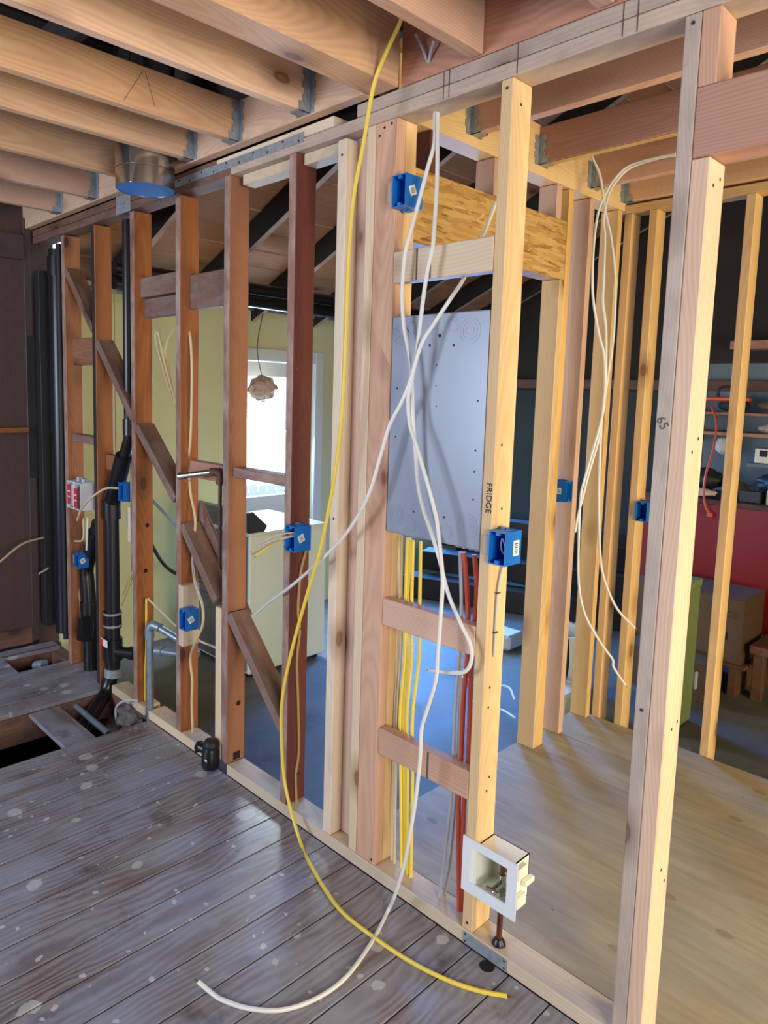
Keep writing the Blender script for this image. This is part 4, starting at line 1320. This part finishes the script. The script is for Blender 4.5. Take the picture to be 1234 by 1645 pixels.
pipe_run('vent_pipe', [(-3.385, 0.05, 2.44), (-3.385, 0.05, 1.40), (-3.40, 0.05, 1.36), (-3.56, 0.05, 1.10), (-3.605, 0.05, 1.02)], 0.029, 'thin black vent pipe left of an old stud, angling down to the stack',
         rings=(((-3.385, 0.05, 1.47), (-3.385, 0.05, 1.39), 0.035), ((-3.45, 0.05, 1.28), (-3.60, 0.05, 1.02), 0.044), ((-3.605, 0.05, 1.03), (-3.605, 0.05, 0.93), 0.048)))
pipe_run('drain_pipe', [(-3.80, 0.07, 0.88), (-3.86, 0.065, 0.74), (-3.95, 0.06, 0.60), (-3.945, 0.06, 0.50), (-3.92, 0.06, 0.30), (-3.915, 0.06, -0.05)], 0.040, 'black drain pipe between the two far left studs', n=3,
         rings=(((-3.83, 0.067, 0.82), (-3.90, 0.063, 0.68), 0.047), ((-3.93, 0.06, 0.40), (-3.92, 0.06, 0.28), 0.050), ((-3.90, 0.03, 0.30), (-3.83, -0.01, 0.22), 0.044)))
pipe_run('vent_pipe', [(-4.245, 0.05, 2.40), (-4.25, 0.05, 0.14)], 0.055, 'thick black vent pipe in the far left corner', rings=(((-4.247, 0.05, 2.36), (-4.247, 0.05, 2.25), 0.063),))
tag(tube('steel_rod', [(-4.165, 0.02, 2.42), (-4.165, 0.02, 0.12)], 0.017, 'abs_dull', None, 1, 12), 'thin black post beside the far left stud', 'pipe')
GPp = thing('water_pipe', (-3.1, 0.02, 0.0), 'galvanised water pipe rising through the bottom plate and elbowing right', 'pipe')
tube('riser', [(-3.135, 0.02, -0.05), (-3.135, 0.02, 0.43)], 0.017, 'galv_pipe', GPp, 1, 16)
bmobj('elbow', lambda bm: (add_tube(bm, catmull([(-3.135, 0.02, 0.405), (-3.135, 0.02, 0.45), (-3.115, 0.03, 0.472), (-3.075, 0.045, 0.466)], 5), 0.023, 16)), 'galv_pipe', GPp, 40)
tube('branch', [(-3.09, 0.04, 0.468), (-2.89, 0.115, 0.40)], 0.017, 'galv_pipe', GPp, 1, 16)
tube('branch', [(-3.105, 0.035, 0.345), (-2.88, 0.11, 0.365)], 0.017, 'galv_pipe', GPp, 1, 16)
tube('elbow', [(-3.10, 0.037, 0.345), (-3.06, 0.05, 0.349)], 0.023, 'galv_pipe', GPp, 1, 16)
tube('elbow', [(-2.93, 0.095, 0.40), (-2.86, 0.12, 0.37)], 0.024, 'galv_pipe', GPp, 1, 16)
ST2 = thing('water_stub', (-2.52, 0.02, 0.87), 'rusty vertical pipe with a steel nipple pointing into the room', 'pipe')
tube('riser', [(-2.535, 0.03, 0.87), (-2.535, 0.03, 1.26)], 0.0085, 'rust', ST2, 1, 12)
bmobj('elbow', lambda bm: add_tube(bm, catmull([(-2.535, 0.03, 1.235), (-2.535, 0.03, 1.275), (-2.555, 0.02, 1.285), (-2.575, 0.01, 1.285)], 4), 0.018, 14), 'rust', ST2, 40)
tube('nipple', [(-2.565, 0.012, 1.285), (-2.68, -0.055, 1.262)], 0.013, 'chrome', ST2, 1, 14)
bmobj('end_cap', lambda bm: add_tube(bm, [(-2.675, -0.052, 1.263), (-2.70, -0.067, 1.258)], 0.017, 14), 'chrome', ST2, 40)
VV = thing('shutoff_valve', (-2.51, -0.03, 0.0), 'black iron plug valve standing in the gap of the bottom plate', 'valve')
bmobj('body', lambda bm: add_lathe(bm, [(0, 0.012), (0.035, 0.012), (0.04, 0.03), (0.038, 0.09), (0.030, 0.11), (0, 0.11)], 20, Matrix.Translation((-2.505, -0.03, 0))), 'abs', VV, 40)
bmobj('cap', lambda bm: crumple(bm, (-2.503, -0.028, 0.115), 0.038, 0.036, 0.030, 21, 0.05), 'abs_dull', VV, 50)
bmobj('side_plug', lambda bm: (add_tube(bm, [(-2.505, -0.03, 0.085), (-2.562, -0.052, 0.09)], 0.021, 16), add_tube(bm, [(-2.558, -0.05, 0.09), (-2.57, -0.055, 0.09)], 0.026, 6)), 'abs', VV, 40)
tube('stem', [(-2.505, -0.03, -0.03), (-2.505, -0.03, 0.02)], 0.012, 'rust', VV, 1, 12)
boxobj('spec', -2.49, -2.475, -0.0695, -0.068, 0.06, 0.068, 'label_white', VV, 0)
tag(tube('conduit', [(-3.60, -0.16, -0.055), (-3.20, -0.168, -0.055)], 0.016, 'galv_pipe', None, 1, 12), 'grey pipe lying across the floor opening', 'pipe')
DBR = thing('debris_bag', (-3.23, 0.0, -0.1), 'torn plastic and debris stuffed at the edge of the floor opening', 'debris')
bmobj('plastic', lambda bm: crumple(bm, (-3.27, -0.005, -0.055), 0.12, 0.075, 0.075, 31, 0.3), 'rag', DBR)
bmobj('rock', lambda bm: crumple(bm, (-3.20, -0.06, -0.09), 0.06, 0.05, 0.05, 32, 0.2, 2), 'weathered', DBR)
tube('wire', [(-3.36, -0.05, -0.10), (-3.34, -0.06, 0.0), (-3.27, -0.04, 0.055), (-3.22, 0.0, 0.06)], 0.006, 'c_gray', DBR)
tag(tube('pipe_fitting', [(-4.28, -0.12, -0.05), (-4.24, -0.10, -0.035), (-4.22, -0.09, -0.03)], 0.03, 'galv', None, 2, 16), 'shiny round fitting inside the small floor hole at left', 'pipe fitting')
boxobj('hole_trim', -4.42, -4.40, -0.27, 0.05, -0.10, 0.002, 'weathered', floor)

# ------------------------------------------------------------------ THINGS: cables
CABLE = {
    'yellow_main': [(-1.424,-0.12,2.68),(-1.44,-0.114,2.65),(-1.497,-0.109,2.588),(-1.549,-0.103,2.513),(-1.59,-0.097,2.368),(-1.633,-0.092,2.216),(-1.654,-0.086,2.035),(-1.665,-0.08,1.77),(-1.682,-0.075,1.534),(-1.72,-0.069,1.328),(-1.782,-0.063,1.108),(-1.849,-0.058,0.941),(-1.936,-0.052,0.713),(-1.993,-0.046,0.528),(-2.008,-0.041,0.376),(-1.987,-0.035,0.161),(-1.866,-0.059,0.006),(-1.702,-0.13,0.006),(-1.514,-0.187,0.006),(-1.359,-0.19,0.006),(-1.219,-0.177,0.006),(-1.105,-0.149,0.006),(-1.024,-0.113,0.006),(-0.959,-0.076,0.012)],
    'white_long': [(-1.429,0.045,2.452),(-1.398,0.014,2.354),(-1.381,-0.002,2.242),(-1.369,-0.019,2.133),(-1.36,-0.035,2.052),(-1.373,-0.038,1.989),(-1.383,-0.041,1.907),(-1.395,-0.044,1.782),(-1.409,-0.048,1.674),(-1.419,-0.051,1.621),(-1.406,-0.054,1.544),(-1.375,-0.057,1.484),(-1.327,-0.06,1.383),(-1.293,-0.062,1.304),(-1.278,-0.064,1.263),(-1.26,-0.065,1.174),(-1.248,-0.067,1.102),(-1.249,-0.069,1.004),(-1.252,-0.071,0.883),(-1.255,-0.073,0.806),(-1.285,-0.075,0.699),(-1.298,-0.076,0.643),(-1.297,-0.078,0.555),(-1.308,-0.08,0.413),(-1.321,-0.085,0.299),(-1.334,-0.09,0.201),(-1.37,-0.088,0.08),(-1.404,-0.078,0.006),(-1.344,-0.218,0.006),(-1.305,-0.356,0.006),(-1.308,-0.461,0.006),(-1.341,-0.549,0.006),(-1.404,-0.612,0.006),(-1.47,-0.647,0.006),(-1.506,-0.657,0.006),(-1.555,-0.673,0.02)],
    'white_hook': [(-1.443,0.05,2.457),(-1.411,0.015,2.357),(-1.42,0.0,2.286),(-1.44,-0.015,2.18),(-1.455,-0.03,2.093),(-1.47,-0.03,2.045),(-1.476,-0.03,1.972),(-1.476,-0.03,1.915),(-1.464,-0.03,1.829),(-1.444,-0.03,1.766),(-1.428,-0.03,1.691),(-1.421,-0.029,1.621),(-1.417,-0.028,1.562),(-1.406,-0.026,1.467),(-1.389,-0.025,1.36),(-1.365,-0.024,1.29),(-1.345,-0.022,1.248),(-1.3,-0.021,1.152),(-1.264,-0.02,1.059),(-1.212,-0.023,0.983),(-1.175,-0.027,0.939),(-1.162,-0.03,0.899),(-1.173,-0.033,0.859),(-1.208,-0.037,0.839),(-1.307,-0.04,0.817)],
    'white_cross': [(-1.318,0.2,2.213),(-1.314,0.14,2.109),(-1.322,0.07,1.979),(-1.3,-0.02,1.903),(-1.345,-0.035,1.834),(-1.376,-0.05,1.777),(-1.408,-0.052,1.683),(-1.438,-0.054,1.616),(-1.486,-0.056,1.538),(-1.517,-0.058,1.447),(-1.569,-0.06,1.305),(-1.681,-0.05,1.164),(-1.849,-0.04,1.022),(-1.994,-0.03,0.915),(-2.183,0.02,0.803),(-2.327,0.06,0.711)],
    'bay_white_1': [(-1.553,0.07,1.177),(-1.542,0.07,1.008),(-1.531,0.07,0.799),(-1.538,0.07,0.537),(-1.53,0.07,0.02)],
    'bay_white_2': [(-1.532,0.066,1.176),(-1.525,0.066,1.012),(-1.517,0.066,0.804),(-1.524,0.066,0.543),(-1.512,0.066,0.022)],
    'bay_yellow_1': [(-1.502,0.062,1.174),(-1.502,0.062,1.018),(-1.502,0.062,0.893),(-1.496,0.062,0.768),(-1.507,0.062,0.572),(-1.494,0.062,0.359),(-1.477,0.062,0.047)],
    'bay_yellow_2': [(-1.496,0.068,1.174),(-1.497,0.068,1.018),(-1.499,0.068,0.892),(-1.488,0.068,0.769),(-1.498,0.068,0.574),(-1.48,0.068,0.297),(-1.467,0.068,0.031)],
    'bay_yellow_3': [(-1.474,0.058,1.171),(-1.472,0.058,1.025),(-1.469,0.058,0.902),(-1.463,0.058,0.779),(-1.473,0.058,0.586),(-1.46,0.058,0.375),(-1.445,0.058,0.039)],
    'bay_yellow_4': [(-1.439,0.054,1.173),(-1.435,0.054,1.034),(-1.432,0.054,0.913),(-1.428,0.054,0.79),(-1.446,0.054,0.597),(-1.436,0.054,0.387),(-1.427,0.054,0.04)],
    'bay_gray_1': [(-1.275,0.052,1.167),(-1.267,0.052,0.967),(-1.268,0.052,0.854),(-1.274,0.052,0.697),(-1.274,0.052,0.534),(-1.273,0.052,0.413),(-1.29,0.052,0.18),(-1.306,0.052,0.038)],
    'bay_gray_2': [(-1.299,0.074,1.164),(-1.281,0.074,0.959),(-1.277,0.074,0.846),(-1.276,0.074,0.689),(-1.274,0.074,0.526),(-1.272,0.074,0.347),(-1.282,0.074,0.153),(-1.307,0.074,0.017)],
    'bay_red_1': [(-1.267,0.05,1.171),(-1.25,0.05,1.071),(-1.24,0.05,0.97),(-1.236,0.05,0.852),(-1.243,0.05,0.727),(-1.242,0.05,0.536),(-1.244,0.05,0.404),(-1.234,0.05,0.211),(-1.222,0.05,0.034)],
    'bay_red_2': [(-1.233,0.056,1.169),(-1.218,0.056,1.078),(-1.219,0.056,0.967),(-1.224,0.056,0.819),(-1.22,0.056,0.534),(-1.227,0.056,0.402),(-1.226,0.056,0.249),(-1.223,0.056,0.11),(-1.219,0.056,0.033)],
    'corner_1': [(-1.552,1.167,2.653),(-1.547,1.171,2.621),(-1.521,1.194,2.552),(-1.504,1.205,2.462),(-1.492,1.213,2.39),(-1.471,1.228,2.299),(-1.451,1.239,2.171),(-1.444,1.241,2.099),(-1.436,1.236,1.907),(-1.44,1.219,1.731),(-1.445,1.203,1.599),(-1.449,1.19,1.465),(-1.467,1.162,1.33),(-1.479,1.141,1.216),(-1.488,1.126,1.136),(-1.492,1.12,1.069)],
    'corner_2': [(-1.244,1.26,2.593),(-1.307,1.26,2.595),(-1.425,1.26,2.587),(-1.477,1.239,2.539),(-1.501,1.209,2.472),(-1.514,1.19,2.409),(-1.519,1.177,2.297),(-1.514,1.171,2.142),(-1.503,1.174,2.036),(-1.479,1.19,1.906),(-1.458,1.206,1.819),(-1.446,1.209,1.687),(-1.446,1.2,1.554),(-1.439,1.194,1.376),(-1.431,1.19,1.218),(-1.412,1.194,0.992),(-1.392,1.206,0.875),(-1.345,1.245,0.748),(-1.284,1.3,0.664)],
    'corner_3': [(-1.252,1.28,2.593),(-1.316,1.28,2.596),(-1.431,1.28,2.583),(-1.47,1.247,2.534),(-1.49,1.22,2.473),(-1.498,1.205,2.374),(-1.489,1.209,2.299),(-1.48,1.205,2.126),(-1.476,1.203,2.037),(-1.458,1.213,1.906),(-1.443,1.209,1.643),(-1.449,1.194,1.528),(-1.478,1.148,1.301),(-1.485,1.135,1.216),(-1.478,1.129,1.035),(-1.466,1.129,0.853),(-1.438,1.148,0.717),(-1.385,1.194,0.6),(-1.342,1.232,0.525),(-1.336,1.236,0.49),(-1.295,1.271,0.413)],
    'stud_cream': [(-3.021,0.1,1.569),(-3.098,0.1,1.699),(-3.163,0.1,1.848),(-3.186,0.1,1.896),(-3.211,0.1,1.87),(-3.14,0.1,1.729),(-3.023,0.1,1.548),(-3.098,0.11,1.7),(-3.133,0.11,1.818),(-3.039,0.1,1.893),(-2.876,0.06,1.898),(-2.806,0.045,1.871),(-2.788,0.045,1.752),(-2.788,0.045,1.594),(-2.798,0.045,1.406),(-2.814,0.045,1.31),(-2.798,0.045,1.168),(-2.757,0.045,1.057),(-2.767,0.045,0.942),(-2.778,0.045,0.851),(-2.685,0.0,0.786),(-2.643,-0.01,0.755),(-2.587,-0.02,0.696),(-2.591,-0.02,0.616),(-2.685,0.0,0.506),(-2.798,0.045,0.393),(-2.781,0.045,0.293),(-2.785,0.045,0.181),(-2.776,0.045,0.042)],
    'stud_yellow_short': [(-3.206,0.04,0.584),(-3.208,0.04,0.461),(-3.209,0.04,0.338),(-3.224,0.04,0.18),(-3.226,0.04,0.041)],
    'white_between': [(-3.206,0.05,0.581),(-3.072,0.058,0.536),(-2.944,0.066,0.498),(-2.769,0.074,0.48),(-2.652,0.082,0.479),(-2.492,0.09,0.466)],
    'dark_stud_yellow': [(-2.018,0.075,1.048),(-2.018,0.047,0.955),(-2.018,0.038,0.812),(-2.018,0.049,0.735),(-2.018,0.037,0.615),(-2.018,0.047,0.444),(-2.018,0.054,0.246),(-2.018,0.041,0.154),(-2.018,0.049,0.03)],
    'box_lead_0': [(-1.99,0.0,1.121),(-2.058,-0.05,1.1),(-2.151,-0.08,1.033)],
    'box_lead_1': [(-1.99,-0.0,1.116),(-2.039,-0.05,1.089),(-2.143,-0.08,1.023)],
    'box_lead_2': [(-1.99,0.0,1.112),(-2.057,-0.05,1.076),(-2.123,-0.08,1.019)],
    'box_lead_3': [(-1.989,0.0,1.107),(-2.035,-0.05,1.094),(-2.112,-0.08,1.057)],
    'orange_cord': [(-4.085,0.05,0.555),(-4.075,0.05,0.346),(-4.119,0.05,0.183),(-4.105,0.05,0.068),(-4.053,0.05,0.014)],
    'tan_cord': [(-4.082,0.055,0.592),(-4.035,0.055,0.317),(-4.064,0.055,0.162),(-4.091,0.055,0.02)],
    'left_stray_1': [(-4.3,-0.338,0.59),(-4.3,-0.297,0.613),(-4.36,-0.159,0.683),(-4.4,-0.051,0.697),(-4.42,0.031,0.699)],
    'left_stray_2': [(-4.38,-0.052,0.488),(-4.4,0.001,0.503),(-4.42,0.038,0.529)],
    'red_cord': [(-1.998,3.9,1.616),(-1.942,3.82,1.592),(-1.868,3.72,1.483),(-1.84,3.62,1.309),(-1.85,3.55,1.135),(-1.835,3.5,1.007),(-1.815,3.5,0.911),(-1.787,3.5,0.876)],
    'box180_wire': [(-3.377,-0.02,1.125),(-3.458,-0.05,1.115),(-3.554,-0.08,1.059),(-3.703,-0.07,0.978),(-3.785,-0.06,0.904)],
    'white_box_wire_1': [(-3.775,-0.03,0.916),(-3.784,-0.03,0.798),(-3.896,-0.03,0.767)],
    'white_box_wire_2': [(-3.719,-0.03,0.925),(-3.742,-0.03,0.743)],
    'panel_stud_wire': [(-1.13,0.056,1.163),(-1.132,0.04,1.102),(-1.132,0.034,1.026),(-1.134,0.036,0.891)],
    'rim_white': [(-1.466,-0.02,2.659),(-1.444,-0.01,2.614),(-1.433,0.0,2.58),(-1.416,-0.01,2.597),(-1.395,-0.02,2.62)],
}


def cable(key, r, mat, label, cat='cable', group=None, name='cable', flat=1.0, seg=8, ends=True):
    pts = CABLE[key]
    o = tag(bpy.data.objects.new(name, None), label, cat, group)
    o.location = pts[-1]
    col.objects.link(o)
    tube('sheath', pts, r, mat, o, 6, seg, flat)
    if ends:
        a, b = Vector(pts[-2]), Vector(pts[-1])
        d = (b - a).normalized()
        cyl('conductor', b - d * 0.002, b + d * 0.010, r * 0.35, 'brass', o, 8)
    return o


def staple(parent, x, y, z, ax='x'):
    boxobj('staple', x - 0.001, x + 0.004, y - 0.009, y + 0.009, z - 0.0015, z + 0.0015, 'nail', parent, 0)


cable('yellow_main', 0.0062, 'c_yellow', 'long yellow cable hanging from the ceiling and curling across the floor')
cable('white_long', 0.0060, 'c_white', 'long white cable from the top plate trailing onto the floorboards')
cable('white_hook', 0.0060, 'c_white', 'white cable over the panel ending in a hooked bend')
cable('white_cross', 0.0058, 'c_white', 'white cable crossing diagonally over the panel to the left studs')
for i in (1, 2):
    cable('bay_white_%d' % i, 0.0048, 'c_white' if i == 1 else 'c_cream', ('white cable under the panel, nearest its left stud', 'cream cable second from the left stud under the panel')[i - 1], group='cables running down from the panel', ends=False)
for i in (1, 2, 3, 4):
    cable('bay_yellow_%d' % i, 0.0056, 'c_yellow', 'yellow cable %s under the panel' % ('leftmost of the four', 'second from left of the four', 'third from left of the four', 'rightmost of the four')[i - 1], group='cables running down from the panel', ends=False)
for i in (1, 2):
    cable('bay_gray_%d' % i, 0.0052, 'c_gray', ('grey cable left of the red cables, leaning into the plate', 'thinner grey cable directly behind the other grey one')[i - 1], group='cables running down from the panel', ends=False)
for i in (1, 2):
    cable('bay_red_%d' % i, 0.0075, 'c_red', ('left red cable of the pair below the panel', 'right red cable of the pair below the panel')[i - 1], group='cables running down from the panel', ends=False)
cable('corner_1', 0.0052, 'c_white', 'white cable dropping from a ceiling hole to the side wall box', group='white cables hanging in the corner')
cable('corner_2', 0.0052, 'c_white', 'white cable arching from the ceiling with its end by the back wall box', group='white cables hanging in the corner')
cable('corner_3', 0.0052, 'c_white', 'white cable arching from the ceiling with the lowest kinked end', group='white cables hanging in the corner')
c = cable('stud_cream', 0.0058, 'c_cream', 'old cream cable looped at the top and stapled down a brown stud', ends=False)
for xx, yy, zz in ((-2.796, 0.043, 1.50), (-2.80, 0.043, 1.22), (-2.768, 0.043, 0.90)):
    staple(c, xx, yy, zz)
cable('stud_yellow_short', 0.0055, 'c_yellow', 'short yellow cable running down an old stud into the plate', ends=False)
cable('white_between', 0.005, 'c_cream', 'pale cable threaded through the bored old studs', ends=False)
c = cable('dark_stud_yellow', 0.0055, 'c_tan', 'dull yellow cable stapled down the dark red brown stud', ends=False)
for zz in (0.74, 0.16):
    staple(c, -2.016, 0.05, zz)
for i in range(4):
    cable('box_lead_%d' % i, 0.0032, ('c_cream', 'c_tan', 'c_yellow', 'c_gray')[i], '%s lead sticking out of the blue box on the dark stud' % ('cream', 'tan', 'yellow', 'grey')[i], 'wire', 'leads from the box on the dark stud', 'wire_lead')
cable('orange_cord', 0.008, 'c_orange', 'orange cord hanging on the far left stud', ends=False)
cable('tan_cord', 0.006, 'c_tan', 'tan cord beside the orange cord at far left', ends=False)
cable('left_stray_1', 0.006, 'c_cream', 'stray pale wire reaching in from the dark left wall')
cable('left_stray_2', 0.006, 'c_cream', 'short stray wire stub on the dark left wall')
rc = cable('red_cord', 0.008, 'c_red', 'red extension cord dangling from the shelf over the workbench', 'cord', ends=False)
boxobj('plug', -1.802, -1.767, 3.485, 3.515, 0.846, 0.880, 'c_red', rc, 0.006)
cable('box180_wire', 0.0055, 'c_cream', 'pale cable arching from the small blue box past the black pipe')
cable('white_box_wire_1', 0.0055, 'c_cream', 'pale cable bent below the white double box')
cable('white_box_wire_2', 0.0055, 'c_white', 'white cable straight down from the white double box to the blue box', ends=False)
c = cable('panel_stud_wire', 0.0032, 'c_gray', 'thin grey wire stapled under the barcode box', ends=False)
for xx, yy, zz in ((-1.131, 0.036, 1.08), (-1.131, 0.034, 0.965)):
    staple(c, xx, yy, zz)
cable('rim_white', 0.0045, 'c_gray', 'grey wire dipping through a hole in the board above the plates', ends=False)
for x0, z0, wh in ((-3.36, 0.66, 'upper'), (-3.375, 0.60, 'lower')):
    tag(tube('wire_lead', [(-3.31, 0.03, 0.70), (x0 + 0.03, 0.01, z0), (x0 - 0.02, 0.0, z0 - 0.09)], 0.003, 'c_tan'), wh + ' loose tan wire end under the block on an old stud', 'wire', 'loose wire ends under the scab block')
